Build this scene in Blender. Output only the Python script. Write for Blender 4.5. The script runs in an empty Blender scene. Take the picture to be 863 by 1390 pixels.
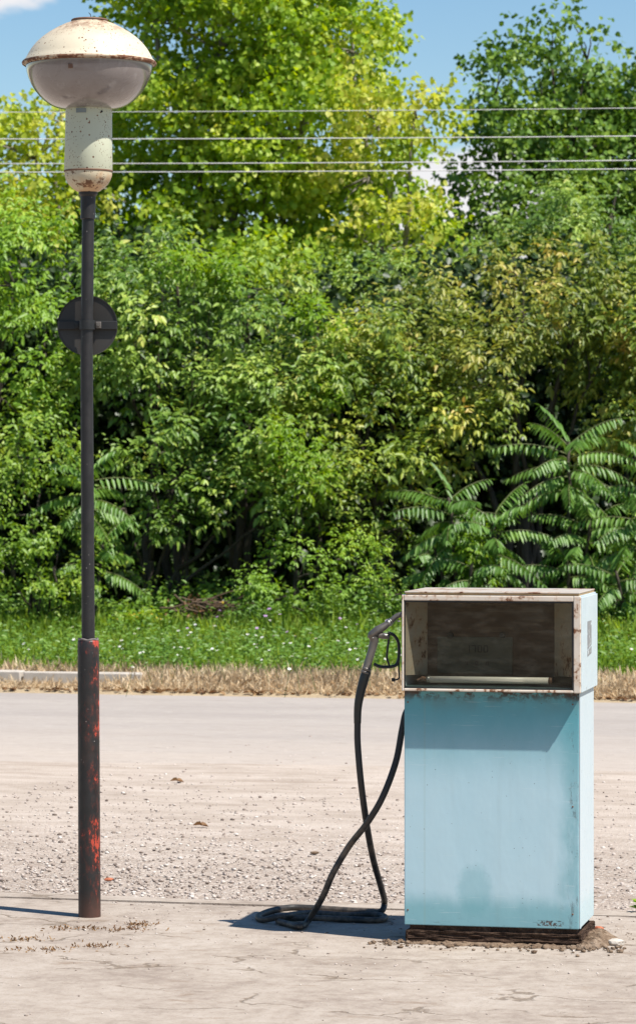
import bpy, bmesh, math, random
import numpy as np
from mathutils import Vector, Matrix

R = math.radians
random.seed(7)
rng = np.random.default_rng(11)
scene = bpy.context.scene
COL = scene.collection

# ------------------------------------------------------------------ camera model
W0, H0, F, CX, HY, EYE = 863.0, 1390.0, 4514.0, 431.5, 645.0, 1.752
def at(px, py, Y):
    return Vector(((px - CX) / F * Y, Y, EYE + (HY - py) / F * Y))
def gy(py, h=0.0):
    return (EYE - h) * F / (py - HY)

# ------------------------------------------------------------------ object helpers
def tag(o, label=None, cat=None, group=None, kind=None):
    if label: o['label'] = label
    if cat: o['category'] = cat
    if group: o['group'] = group
    if kind: o['kind'] = kind
    return o
def empty(name, loc=(0, 0, 0), rz=0.0):
    o = bpy.data.objects.new(name, None); COL.objects.link(o)
    o.location = loc; o.rotation_euler = (0, 0, rz); o.empty_display_size = .1
    return o
def link(name, me, m, parent=None, smooth=False):
    o = bpy.data.objects.new(name, me); COL.objects.link(o)
    if m is not None: me.materials.append(m)
    if smooth: me.polygons.foreach_set('use_smooth', [True] * len(me.polygons))
    if parent: o.parent = parent
    return o
def obj(name, bm, m, parent=None, smooth=False):
    bm.normal_update()
    me = bpy.data.meshes.new(name); bm.to_mesh(me); bm.free()
    return link(name, me, m, parent, smooth)
def box(bm, x0, x1, y0, y1, z0, z1, bev=0.0, seg=2):
    t = bmesh.new()
    r = bmesh.ops.create_cube(t, size=1)
    bmesh.ops.scale(t, vec=(x1 - x0, y1 - y0, z1 - z0), verts=t.verts)
    bmesh.ops.translate(t, vec=((x0 + x1) / 2, (y0 + y1) / 2, (z0 + z1) / 2), verts=t.verts)
    if bev: bmesh.ops.bevel(t, geom=t.edges[:], offset=bev, segments=seg, profile=.5, affect='EDGES')
    me = bpy.data.meshes.new('tmp'); t.to_mesh(me); t.free(); bm.from_mesh(me); bpy.data.meshes.remove(me)
    return bm
def bx(*a, **k): return box(bmesh.new(), *a, **k)
def lathe(bm, prof, n=48, cx=0, cy=0, mat4=None):
    rings = []
    for r, z in prof:
        if r < 1e-5: rings.append([bm.verts.new((cx, cy, z))])
        else: rings.append([bm.verts.new((cx + r * math.cos(2 * math.pi * i / n), cy + r * math.sin(2 * math.pi * i / n), z)) for i in range(n)])
    for a, b in zip(rings, rings[1:]):
        for i in range(n):
            j = (i + 1) % n
            f = [a[i % len(a)], a[j % len(a)], b[j % len(b)], b[i % len(b)]]
            u = []
            for v in f:
                if v not in u: u.append(v)
            if len(u) > 2:
                try: bm.faces.new(u)
                except ValueError: pass
    return bm
def smooth_path(pts, n=8):
    P = [Vector(p) for p in pts]; out = []
    P = [P[0] * 2 - P[1]] + P + [P[-1] * 2 - P[-2]]
    for i in range(1, len(P) - 2):
        for k in range(n):
            t = k / n
            out.append(.5 * ((2 * P[i]) + (-P[i - 1] + P[i + 1]) * t + (2 * P[i - 1] - 5 * P[i] + 4 * P[i + 1] - P[i + 2]) * t * t + (-P[i - 1] + 3 * P[i] - 3 * P[i + 1] + P[i + 2]) * t ** 3))
    out.append(P[-2]); return out
def tube(bm, pts, rad, n=10, flat=1.0, cap=True, nrm=None):
    P = [Vector(p) for p in pts]
    if not hasattr(rad, '__len__'): rad = [rad] * len(P)
    ref = Vector(nrm) if nrm else None
    rings = []; up = None
    for i, p in enumerate(P):
        d = (P[min(i + 1, len(P) - 1)] - P[max(i - 1, 0)]).normalized()
        if up is None:
            up = ref if ref else (Vector((0, 0, 1)) if abs(d.z) < .9 else Vector((0, 1, 0)))
        if ref: up = ref
        s = d.cross(up).normalized(); u = s.cross(d).normalized(); up = u
        rings.append([bm.verts.new(p + (s * math.cos(2 * math.pi * k / n) + u * math.sin(2 * math.pi * k / n) * flat) * rad[i]) for k in range(n)])
    for a, b in zip(rings, rings[1:]):
        for k in range(n): bm.faces.new((a[k], a[(k + 1) % n], b[(k + 1) % n], b[k]))
    if cap:
        bm.faces.new(rings[0][::-1]); bm.faces.new(rings[-1])
    return bm
def arc_tube(pts, rads, n=8):
    """smooth a path and interpolate its radii"""
    sp = smooth_path(pts, n); rr = []
    for i in range(len(sp)):
        t = i / n; k = min(int(t), len(rads) - 2); rr.append(rads[k] + (rads[k + 1] - rads[k]) * (t - k))
    return sp, rr
def sphere(bm, c, r, sc=(1, 1, 1), u=16, v=10):
    m = Matrix.Translation(c) @ Matrix.Diagonal((r * sc[0], r * sc[1], r * sc[2], 1))
    bmesh.ops.create_uvsphere(bm, u_segments=u, v_segments=v, radius=1, matrix=m); return bm

# ------------------------------------------------------------------ materials
class G:
    def __init__(s, name):
        s.m = bpy.data.materials.new(name); s.m.use_nodes = True
        s.nt = s.m.node_tree; s.nt.nodes.clear()
        s.out = s.nt.nodes.new('ShaderNodeOutputMaterial')
    def n(s, t, **k):
        nd = s.nt.nodes.new('ShaderNode' + t)
        for a, b in k.items(): setattr(nd, a, b)
        return nd
    def set(s, sock, v):
        if isinstance(v, bpy.types.NodeSocket): s.nt.links.new(v, sock)
        elif isinstance(v, (tuple, list)) and len(v) == 3 and sock.type == 'RGBA': sock.default_value = (*v, 1)
        else: sock.default_value = v
    def co(s, k='Object'): return s.n('TexCoord').outputs[k]
    def geo(s, k='Position'): return s.n('NewGeometry').outputs[k]
    def attr(s, k): return s.n('Attribute', attribute_name=k).outputs['Fac']
    def map(s, v, sc=(1, 1, 1), loc=(0, 0, 0), rot=(0, 0, 0)):
        nd = s.n('Mapping'); s.set(nd.inputs['Vector'], v); nd.inputs['Scale'].default_value = sc; nd.inputs['Location'].default_value = loc; nd.inputs['Rotation'].default_value = rot
        return nd.outputs[0]
    def noise(s, v, scale, det=4, rough=.55, dist=0):
        nd = s.n('TexNoise'); s.set(nd.inputs['Vector'], v); nd.inputs['Scale'].default_value = scale; nd.inputs['Detail'].default_value = det
        nd.inputs['Roughness'].default_value = rough; nd.inputs['Distortion'].default_value = dist
        return nd.outputs['Fac']
    def vor(s, v, scale, out='Distance', feat='F1', rnd=1):
        nd = s.n('TexVoronoi', feature=feat); s.set(nd.inputs['Vector'], v); nd.inputs['Scale'].default_value = scale; nd.inputs['Randomness'].default_value = rnd
        return nd.outputs[out]
    def xyz(s, v):
        nd = s.n('SeparateXYZ'); s.set(nd.inputs[0], v); return nd.outputs
    def ramp(s, f, st, interp='LINEAR'):
        nd = s.n('ValToRGB'); s.set(nd.inputs[0], f); cr = nd.color_ramp; cr.interpolation = interp
        while len(cr.elements) < len(st): cr.elements.new(.5)
        for e, (p, c) in zip(cr.elements, st):
            e.position = p; e.color = (*c, 1) if isinstance(c, (tuple, list)) else (c, c, c, 1)
        return nd.outputs[0]
    def rng(s, v, a, b, c=0., d=1.):
        nd = s.n('MapRange', interpolation_type='SMOOTHSTEP'); s.set(nd.inputs[0], v)
        for i, q in enumerate((a, b, c, d)): nd.inputs[i + 1].default_value = q
        return nd.outputs[0]
    def math(s, op, a, b=0., c=0.):
        nd = s.n('Math', operation=op); s.set(nd.inputs[0], a); s.set(nd.inputs[1], b); s.set(nd.inputs[2], c); return nd.outputs[0]
    def mul(s, a, b): return s.math('MULTIPLY', a, b)
    def add(s, a, b): return s.math('ADD', a, b)
    def mix(s, f, a, b, mode='MIX'):
        nd = s.n('Mix', data_type='RGBA', blend_type=mode, clamp_factor=True); s.set(nd.inputs[0], f); s.set(nd.inputs[6], a); s.set(nd.inputs[7], b); return nd.outputs[2]
    def bump(s, h, st=.5, dist=.01, nrm=None):
        nd = s.n('Bump'); s.set(nd.inputs['Height'], h); nd.inputs['Strength'].default_value = st; nd.inputs['Distance'].default_value = dist
        if nrm: s.set(nd.inputs['Normal'], nrm)
        return nd.outputs[0]
    def bsdf(s, col, rough=.5, metal=0, spec=.5, normal=None, **k):
        nd = s.n('BsdfPrincipled'); s.set(nd.inputs['Base Color'], col); s.set(nd.inputs['Roughness'], rough); s.set(nd.inputs['Metallic'], metal)
        s.set(nd.inputs['Specular IOR Level'], spec)
        if normal: s.set(nd.inputs['Normal'], normal)
        for a, b in k.items(): s.set(nd.inputs[a.replace('_', ' ')], b)
        return nd.outputs[0]
    def done(s, sh): s.nt.links.new(sh, s.out.inputs['Surface']); return s.m

RUST = [(0, (.035, .015, .008)), (.45, (.12, .045, .02)), (.75, (.25, .11, .05)), (1, (.33, .19, .1))]
def rustcol(g, p): return g.ramp(g.noise(p, 60, 5, .7), RUST)

def m_simple(name, col, rough=.6, metal=0, var=.25, scale=30, spec=.5, bump=.0):
    g = G(name); p = g.co(); f = g.noise(p, scale, 5, .6)
    c = g.mix(f, tuple(x * (1 - var) for x in col), tuple(min(1, x * (1 + var)) for x in col))
    n = g.bump(g.noise(p, scale * 4, 3), bump, .003) if bump else None
    return g.done(g.bsdf(c, g.rng(f, .3, .7, max(.05, rough - .1), min(1, rough + .1)), metal, spec, n))

def m_cabinet(side=False):
    g = G('aged_blue_enamel' if not side else 'bleached_blue_enamel'); p = g.co(); x, y, z = g.xyz(p)
    big = g.noise(g.map(p, (1, 1, .5)), 4, 4, .6); fine = g.noise(p, 45, 5, .65)
    if side: base = g.mix(big, (.46, .55, .58), (.56, .62, .63))
    else: base = g.mix(big, (.36, .54, .60), (.47, .61, .65))
    teal = (.13, .34, .37) if not side else (.44, .58, .60)
    # band of denser paint at the foot, its top edge wavering, and at the right edge
    zz = g.add(z, g.mul(g.noise(g.map(p, (1, 1, .5)), 11, 6, .7), .06))
    low = g.rng(zz, .235, .15)
    edge = g.rng(g.add(x, g.mul(g.noise(p, 7, 4), .09)), .27, .35) if not side else 0.0
    c = g.mix(g.mul(g.math('MAXIMUM', low, g.mul(edge, g.rng(g.noise(g.map(p, (1, 1, .4)), 6, 5, .7), .35, .6, .2, .85))), .72), base, teal)
    top = g.rng(g.add(zz, g.mul(big, .12)), .64, .98) if not side else 0.0; c = g.mix(g.mul(top, .95), c, (.085, .30, .345))   # deeper teal painted in to darken the shadow under the head
    # a round patch of the old colour, lower middle
    dx = g.math('ABSOLUTE', g.add(x, .07)); ddx = g.math('POWER', g.mul(dx, 13), 2.)
    dz = g.math('POWER', g.mul(g.add(z, -.20), 9.), 2.)
    patch = g.rng(g.add(g.add(ddx, dz), g.mul(fine, .9)), 1.5, .7)
    c = g.mix(g.mul(patch, .38), c, teal)
    # vertical drip stain
    dr = g.rng(g.math('ABSOLUTE', g.add(x, .258)), .006, .001); c = g.mix(g.mul(dr, g.mul(g.noise(g.map(p, (1, 1, .2)), 30, 4), .35)), c, (.25, .3, .2))
    # streaky dirt
    st = g.noise(g.map(p, (22, 22, 1.4)), 1, 6, .7); c = g.mix(g.rng(st, .5, .85, 0, .14), c, (.2, .22, .17))
    # rust: along the top, along right edge, scattered spots
    rt = g.mul(g.rng(zz, .925, .972), g.rng(g.noise(p, 20, 6, .7), .43, .56)) if not side else g.mul(g.rng(g.noise(p, 30, 5, .7), .66, .70), .6)
    re = 0.0 if side else g.mul(g.rng(g.math('ABSOLUTE', g.add(x, -.305)), .035, .0), g.rng(g.noise(g.map(p, (1.8, 1.8, .5)), 22, 6, .75), .53, .66))
    lowst = g.mul(g.rng(z, .24, .05), g.rng(g.noise(g.map(p, (1.2, 1.2, 3)), 16, 6, .75), .57, .74))
    dots = g.mul(g.rng(g.vor(p, 38), .075, .05), g.rng(g.noise(p, 6, 2), .46, .60))
    chip = g.mul(g.mul(g.rng(g.math('ABSOLUTE', g.add(x, -.215)), .055, .04), g.rng(g.math('ABSOLUTE', g.add(z, -.083)), .013, .007)), g.rng(g.noise(p, 75, 4, .7), .47, .53))
    mask = g.math('MAXIMUM', g.math('MAXIMUM', rt, g.mul(re, .7)), g.math('MAXIMUM', g.mul(dots, .9), g.math('MAXIMUM', chip, g.mul(lowst, .35))))
    mask = g.mul(mask, .95)
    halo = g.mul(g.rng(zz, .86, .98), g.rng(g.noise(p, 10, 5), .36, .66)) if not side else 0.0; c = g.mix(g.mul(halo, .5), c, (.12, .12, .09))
    c = g.mix(mask, c, g.ramp(fine, [(0, (.02, .012, .01)), (.5, (.06, .03, .02)), (1, (.2, .1, .05))]))
    # scratches
    sc = g.rng(g.noise(g.map(p, (3, 3, 60), rot=(0, R(35), 0)), 3, 2), .69, .72); c = g.mix(g.mul(sc, .18), c, (.6, .68, .68))
    h = g.add(g.mul(big, .9), g.mul(mask, -.3))
    n = g.bump(h, .2, .02); n = g.bump(fine, .06, .003, n)
    return g.done(g.bsdf(c, g.rng(g.add(fine, mask), .3, 1.1, .34, .75), 0, .38, n))

def m_cream(name='chipped_cream_paint', base=(.66, .57, .47), amt=.5, scale=40, spots=True):
    g = G(name); p = g.co(); f = g.noise(p, 8, 4); fine = g.noise(p, scale, 6, .75)
    c = g.mix(f, tuple(v * .86 for v in base), tuple(min(.9, v * 1.08) for v in base))
    mask = g.rng(g.add(g.mul(fine, .6), g.mul(g.noise(p, scale * .25, 3), .4)), 1 - amt, 1 - amt + .06)
    halo = g.rng(g.add(g.mul(fine, .5), g.mul(g.noise(p, scale * .25, 3), .5)), .92 - amt, 1.02 - amt)
    c = g.mix(g.mul(halo, .45), c, (.48, .28, .15)); c = g.mix(mask, c, rustcol(g, p))
    return g.done(g.bsdf(c, g.rng(mask, 0, 1, .42, .85), 0, .45, g.bump(g.add(fine, g.mul(mask, -.5)), .15, .003)))

def m_lampshade(name, base, spots, zfade=None, patch=0):
    g = G(name); p = g.co(); x, y, z = g.xyz(p); f = g.noise(p, 6, 4)
    c = g.mix(f, tuple(v * .93 for v in base), base)
    st = g.noise(g.map(p, (14, 14, 1.5)), 1, 5, .7); c = g.mix(g.rng(st, .5, .8, 0, .25), c, (.4, .33, .22))
    sp = g.mul(g.rng(g.add(g.vor(p, 44), g.mul(g.noise(p, 120, 3), .12)), .25, .20), g.rng(g.noise(p, 10, 3), .56 - spots, .66 - spots))
    sp2 = g.mul(g.rng(g.vor(g.map(p, (1, 1, 1), (3, 1, 2)), 110), .24, .16), g.rng(g.noise(p, 17, 3), .58 - spots, .68 - spots))
    m = g.math('MAXIMUM', sp, sp2)
    if zfade:
        a, b = zfade; e = g.mul(g.rng(z, a, b), g.rng(g.noise(p, 26, 6, .75), .42, .62)); m = g.math('MAXIMUM', m, e)
        c = g.mix(g.mul(g.rng(z, a, b), .4), c, (.50, .30, .16))
    if patch:
        e = g.rng(g.noise(p, 13, 5, .7), .51, .57); m = g.math('MAXIMUM', m, g.mul(e, .9)); c = g.mix(g.rng(g.noise(p, 11, 4), .45, .65, 0, .6), c, (.5, .25, .1))
    c = g.mix(m, c, rustcol(g, p))
    return g.done(g.bsdf(c, g.rng(m, 0, 1, .52, .85), 0, .4, g.bump(g.add(g.mul(m, -1), g.mul(f, .3)), .2, .003)))

def m_bowl():
    g = G('smoked_acrylic_bowl'); p = g.co(); x, y, z = g.xyz(p)
    f = g.noise(g.map(p, (1, 1, 1.6)), 7, 5, .6, .6); c = g.mix(f, (.15, .12, .105), (.25, .22, .21))
    c = g.mix(g.rng(g.noise(g.map(p, (1, 1, 2.2)), 4, 5, .65), .52, .75, 0, .7), c, (.11, .06, .045))
    c = g.mix(g.rng(g.add(z, g.mul(f, .10)), 3.235, 3.16, 0, .65), c, (.085, .05, .035))
    c = g.mix(g.rng(g.noise(g.map(p, (40, 40, 3)), 1, 4), .55, .8, 0, .25), c, (.5, .48, .46))
    n = g.bump(g.noise(p, 9, 3), .08, .02)
    return g.done(g.bsdf(c, g.rng(f, .3, .7, .16, .34), 0, .5, n, Coat_Weight=1.0, Coat_Roughness=.06))

def m_pole(red=False):
    g = G('black_pole_paint' if not red else 'black_over_red_pole_paint'); p = g.co(); x, y, z = g.xyz(p); f = g.noise(p, 20, 5, .65)
    c = g.mix(f, (.008, .0075, .007), (.022, .019, .018))
    sp = g.mul(g.rng(g.vor(p, 42), .09, .05), g.rng(g.noise(p, 3, 2), .45, .6)); c = g.mix(g.mul(sp, .8), c, (.5, .45, .4))
    if red:
        str_ = g.noise(g.map(p, (1, 1, .42)), 52, 7, .75)
        zone = g.noise(g.map(p, (.35, .35, 1), (.6, .2, .33)), 6.5, 2)
        hi = g.rng(x, -.03, .035, -.02, .05)
        hi = g.add(hi, g.rng(z, .9, 1.1, 0, .02))
        mk = g.rng(g.add(g.add(g.mul(str_, .62), g.mul(zone, .38)), hi), .592, .607)
        faint = g.rng(g.add(g.add(g.mul(str_, .62), g.mul(zone, .38)), hi), .50, .60)
        c = g.mix(g.mul(faint, .5), c, (.12, .025, .015))
        c = g.mix(g.mul(mk, g.rng(z, .0, .25, .25, 1)), c, g.mix(f, (.30, .03, .016), (.50, .07, .035)))
        c = g.mix(g.mul(g.rng(z, .12, .0), .6), c, (.10, .04, .025))
        c = g.mix(g.rng(g.noise(g.map(p, (1, 1, .5)), 15, 4), .5, .75, 0, .5), c, (.055, .03, .022))
    return g.done(g.bsdf(c, g.rng(f, .3, .7, .38, .6), 0, .45, g.bump(f, .2, .003)))

def m_glass():
    g = G('dusty_window_glass'); p = g.co()
    tr = g.n('BsdfTransparent'); tr.inputs[0].default_value = (.80, .81, .78, 1)
    gl = g.n('BsdfGlossy'); gl.inputs['Roughness'].default_value = .03
    fr = g.n('LayerWeight'); fr.inputs[0].default_value = .5; fac = g.add(g.mul(g.math('POWER', fr.outputs['Facing'], 5.), .45), .035)
    mx = g.n('MixShader'); g.set(mx.inputs[0], fac); g.nt.links.new(tr.outputs[0], mx.inputs[1]); g.nt.links.new(gl.outputs[0], mx.inputs[2])
    df = g.n('BsdfDiffuse'); df.inputs[0].default_value = (.36, .33, .27, 1)
    d = g.rng(g.noise(g.map(p, (3, 3, 9)), 3, 6, .7), .40, .8, .0, .06)
    m2 = g.n('MixShader'); g.set(m2.inputs[0], d); g.nt.links.new(mx.outputs[0], m2.inputs[1]); g.nt.links.new(df.outputs[0], m2.inputs[2])
    return g.done(m2.outputs[0])

def m_dial():
    g = G('rusty_dial_plate'); p = g.co(); f = g.noise(g.map(p, (1, 1, 2)), 9, 6, .7)
    c = g.mix(f, (.032, .018, .011), (.105, .055, .032)); c = g.mix(g.rng(g.noise(g.map(p, (1, 1, 14)), 5, 4), .52, .7, 0, .5), c, (.15, .10, .06))
    return g.done(g.bsdf(c, .6, 0, .4, g.bump(f, .15, .004)))

def m_leaf(name, stops, hue=None, trans=.30, rough=.42, noise_scale=1.2, back=None, spec=.35):
    """leaf colour from a per-leaf random value and a slow change over the crown"""
    g = G(name); t = g.attr('tint'); p = g.geo()
    f = g.add(g.mul(t, .62), g.mul(g.rng(g.noise(p, noise_scale, 3), .3, .7), .38))
    c = g.ramp(f, stops)
    pr = g.bsdf(c, rough, 0, spec)
    tl = g.n('BsdfTranslucent'); hs = g.n('HueSaturation'); hs.inputs['Hue'].default_value = .485; hs.inputs['Saturation'].default_value = 1.1; hs.inputs['Value'].default_value = 1.5
    g.set(hs.inputs['Color'], c); g.nt.links.new(hs.outputs[0], tl.inputs[0])
    mx = g.n('MixShader'); mx.inputs[0].default_value = trans
    g.nt.links.new(pr, mx.inputs[1]); g.nt.links.new(tl.outputs[0], mx.inputs[2])
    return g.done(mx.outputs[0])

def m_bark(name='grey_bark', a=(.03, .024, .018), b=(.11, .09, .07)):
    g = G(name); p = g.co(); f = g.noise(g.map(p, (8, 8, 1.5)), 4, 6, .7)
    return g.done(g.bsdf(g.mix(f, a, b), .9, 0, .2, g.bump(f, .6, .02)))

# road frame: yawed so that its far edge runs nearer towards the right
YAW = -R(13.5)
def road(u, v, z=0): return (u * math.cos(YAW) - v * math.sin(YAW), u * math.sin(YAW) + v * math.cos(YAW), z)

def ground_co(g):
    return g.map(g.geo(), (1, 1, 1), (0, 0, 0), (0, 0, -YAW))   # u, v in metres along and across the road

def m_concrete():
    g = G('worn_concrete'); p = ground_co(g); f = g.noise(p, 2.2, 6, .62); fine = g.noise(p, 70, 5, .7); mid = g.noise(p, 14, 5, .65)
    c = g.ramp(g.add(g.mul(f, .55), g.mul(mid, .45)), [(.32, (.22, .17, .135)), (.5, (.355, .295, .24)), (.68, (.44, .38, .32))])
    c = g.mix(g.rng(fine, .52, .70, 0, .5), c, (.19, .15, .115)); c = g.mix(g.rng(fine, .42, .28, 0, .4), c, (.55, .49, .42))
    # patches of dirt and moss, in streaks along the slab
    d = g.noise(g.map(p, (1, 1.9, 1)), 3.1, 8, .78, .4); c = g.mix(g.rng(d, .54, .68, 0, .7), c, (.22, .155, .105)); c = g.mix(g.rng(g.noise(g.map(p, (1, 2, 1)), 24, 6, .8), .56, .68, 0, .55), c, (.18, .13, .09))
    cr = g.n('TexVoronoi', feature='DISTANCE_TO_EDGE'); warp = g.n('VectorMath', operation='ADD'); g.set(warp.inputs[0], g.map(p, (.8, 1.9, 1)))
    nz = g.n('TexNoise'); g.set(nz.inputs['Vector'], p); nz.inputs['Scale'].default_value = 5; nz.inputs['Detail'].default_value = 6
    sc = g.n('VectorMath', operation='SCALE'); g.nt.links.new(nz.outputs['Color'], sc.inputs[0]); sc.inputs['Scale'].default_value = .45
    g.nt.links.new(sc.outputs[0], warp.inputs[1]); g.nt.links.new(warp.outputs[0], cr.inputs['Vector']); cr.inputs['Scale'].default_value = 1.15
    crack = g.mul(g.rng(cr.outputs['Distance'], .018, .004), g.rng(g.noise(p, 2.6, 3), .47, .55))
    c = g.mix(g.mul(crack, .72), c, (.15, .11, .075))
    peb = g.mul(g.rng(g.vor(p, 55), .22, .12), g.rng(g.noise(p, 5, 3), .5, .62)); c = g.mix(g.mul(peb, .6), c, g.mix(fine, (.2, .15, .12), (.62, .58, .53)))
    h = g.add(g.add(g.mul(mid, .6), g.mul(fine, .25)), g.add(g.mul(crack, -.6), g.mul(peb, .4)))
    return g.done(g.bsdf(c, .88, 0, .25, g.bump(h, .55, .012)))

def m_gravel():
    g = G('gravelly_dirt'); p = ground_co(g); x, y, z = g.xyz(p)
    fine = g.noise(p, 60, 5, .75); f = g.noise(g.map(p, (1, 2.5, 1)), 1.6, 6, .65)
    v = g.n('TexVoronoi'); g.set(v.inputs['Vector'], p); v.inputs['Scale'].default_value = 42
    v2 = g.n('TexVoronoi'); g.set(v2.inputs['Vector'], p); v2.inputs['Scale'].default_value = 95
    c = g.ramp(f, [(.3, (.33, .265, .21)), (.55, (.45, .375, .31)), (.75, (.51, .44, .375))])
    stone = g.ramp(g.xyz(v.outputs['Color'])[0], [(0, (.16, .125, .10)), (.35, (.34, .30, .255)), (.8, (.50, .455, .40)), (1, (.62, .58, .53))])
    near = g.rng(g.add(y, g.mul(f, 1.6)), 18.3, 13.6, .12, .95)
    c = g.mix(g.mul(g.rng(v.outputs['Distance'], .42, .25), near), c, stone)
    gap = g.mul(g.rng(v.outputs['Distance'], .42, .62), near); c = g.mix(g.mul(gap, .5), c, (.19, .14, .11))
    c = g.mix(g.rng(g.noise(g.map(p, (.7, 1.4, 1)), 7, 7, .8), .50, .70, 0, .38), c, (.22, .175, .14)); c = g.mix(g.rng(g.noise(g.map(p, (.8, 1.6, 1), (3, 5, 0)), 11, 7, .8), .54, .68, 0, .35), c, (.60, .54, .47))
    c = g.mix(g.rng(fine, .6, .78, 0, .4), c, (.2, .16, .13)); c = g.mix(g.rng(fine, .3, .2, 0, .4), c, (.62, .57, .52))
    tr = g.noise(g.map(p, (.25, 2.4, 1)), 1.4, 5, .6); c = g.mix(g.rng(tr, .55, .72, 0, .45), c, (.30, .235, .18))
    h = g.add(g.mul(g.rng(v.outputs['Distance'], .6, .0), near), g.add(g.mul(g.rng(v2.outputs['Distance'], .6, 0), .35), g.mul(fine, .3)))
    return g.done(g.bsdf(c, .92, 0, .2, g.bump(h, .6, .012)))

def m_asphalt():
    g = G('dusty_asphalt'); p = ground_co(g); x, y, z = g.xyz(p); f = g.noise(g.map(p, (.35, 1.6, 1)), 1.1, 5, .6); fine = g.noise(p, 90, 4, .8)
    c = g.ramp(f, [(.3, (.315, .275, .245)), (.7, (.385, .34, .30))])
    dust = g.rng(g.add(y, g.mul(g.noise(g.map(p, (.3, 1, 1)), 1.4, 5), 3.2)), 25.6, 20.2)
    c = g.mix(g.mul(dust, .9), c, g.mix(g.noise(p, 6, 5, .7), (.385, .32, .265), (.48, .41, .345)))
    c = g.mix(g.rng(g.noise(g.map(p, (.7, 1.4, 1)), 7, 7, .8), .50, .70, 0, .38), c, (.22, .175, .14)); c = g.mix(g.rng(g.noise(g.map(p, (.8, 1.6, 1), (3, 5, 0)), 11, 7, .8), .54, .68, 0, .35), c, (.60, .54, .47))
    c = g.mix(g.rng(fine, .58, .72, 0, .35), c, (.24, .2, .17)); c = g.mix(g.rng(fine, .36, .25, 0, .3), c, (.55, .5, .45))
    spk = g.mul(g.rng(g.vor(p, 16), .10, .06), g.mul(dust, g.rng(g.noise(p, 3), .45, .6))); c = g.mix(spk, c, (.15, .12, .1))
    return g.done(g.bsdf(c, .82, 0, .25, g.bump(g.add(fine, f), .4, .006)))

def m_soil():
    g = G('shaded_leaf_mould_soil'); p = g.geo(); f = g.noise(p, 3, 6, .7)
    return g.done(g.bsdf(g.mix(f, (.06, .045, .028), (.17, .125, .075)), .95, 0, .1, g.bump(g.noise(p, 40, 5), .6, .02)))

M = dict(
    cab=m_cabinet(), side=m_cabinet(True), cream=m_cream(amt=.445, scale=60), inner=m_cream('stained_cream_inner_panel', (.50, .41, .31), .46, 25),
    lid=m_cream('weathered_beige_lid', (.50, .44, .37), .46, 22), lidedge=m_simple('raw_edge_board', (.40, .28, .14), .85, 0, .5, 60),
    glass=m_glass(), dial=m_dial(), black=m_simple('dull_black_plastic', (.010, .010, .0095), .5), drum=m_simple('dark_counter_plate', (.062, .064, .046), .5, 0, .3),
    shelf=m_simple('dark_teal_shelf', (.09, .14, .14), .5, 0, .4), tube=m_simple('dusty_white_tube', (.78, .70, .60), .35, 0, .1),
    brown=m_simple('brown_rusty_cap', (.16, .08, .045), .7, 0, .5), plinth=None,
    rubber=m_simple('dusty_black_rubber', (.030, .028, .026), .5, 0, .45, 18, .5, .2), boot=m_simple('worn_rubber_boot', (.016, .016, .013), .42, 0, .5, 40, .5, .3),
    nozzle=m_simple('oily_dark_cast_metal', (.16, .14, .12), .40, .55, .5, 22, .5, .15), steel=m_simple('dull_steel', (.30, .29, .27), .38, .8, .3, 30),
    bark=m_bark(), pale=m_bark('pale_poplar_bark', (.13, .115, .09), (.36, .33, .28)), wire=m_simple('weathered_aluminium_wire', (.62, .60, .58), .5, .3, .1, 5),
    white=m_simple('limewashed_kerb', (.47, .42, .36), .9, 0, .3, 12, .3, .4), gravel=m_gravel(), concrete=m_concrete(), asphalt=m_asphalt(), soil=m_soil(),
)
g = G('crumbling_brown_mortar'); p = g.co(); f = g.noise(p, 26, 6, .75)
c = g.ramp(f, [(.3, (.022, .013, .009)), (.55, (.075, .045, .03)), (.75, (.20, .13, .085))])
M['plinth'] = g.done(g.bsdf(c, .95, 0, .15, g.bump(f, .9, .02)))
g = G('loose_stone'); oi = g.attr('tint'); f = g.noise(g.geo(), 80, 4)
c = g.ramp(g.add(g.mul(oi, .85), g.mul(f, .15)), [(0, (.10, .07, .055)), (.3, (.30, .24, .20)), (.7, (.46, .39, .34)), (1, (.62, .57, .51))])
M['stone'] = g.done(g.bsdf(c, .85, 0, .25))
g = G('damp_brown_dirt'); f = g.noise(g.geo(), 30, 6, .75)
c = g.ramp(f, [(.3, (.09, .055, .035)), (.55, (.22, .155, .105)), (.75, (.38, .30, .23))])
M['dirt'] = g.done(g.bsdf(c, .95, 0, .1, g.bump(f, .8, .015)))
M['brick'] = m_simple('broken_brick', (.38, .13, .07), .9, 0, .4, 40, .2, .4)
M['petal'] = m_simple('white_petal', (.72, .72, .70), .6, 0, .05); M['yolk'] = m_simple('yellow_flower_eye', (.6, .4, .05), .7); M['lilac'] = m_simple('lilac_petal', (.45, .28, .48), .6)
M['yellow'] = m_simple('golden_petal', (.62, .42, .03), .6); M['twig'] = m_simple('dead_twig', (.11, .07, .042), .9, 0, .5, 20); M['stem'] = m_simple('green_stem', (.08, .14, .03), .7)
M['redstem'] = m_simple('green_leaf_stalk', (.14, .16, .05), .6)

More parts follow.
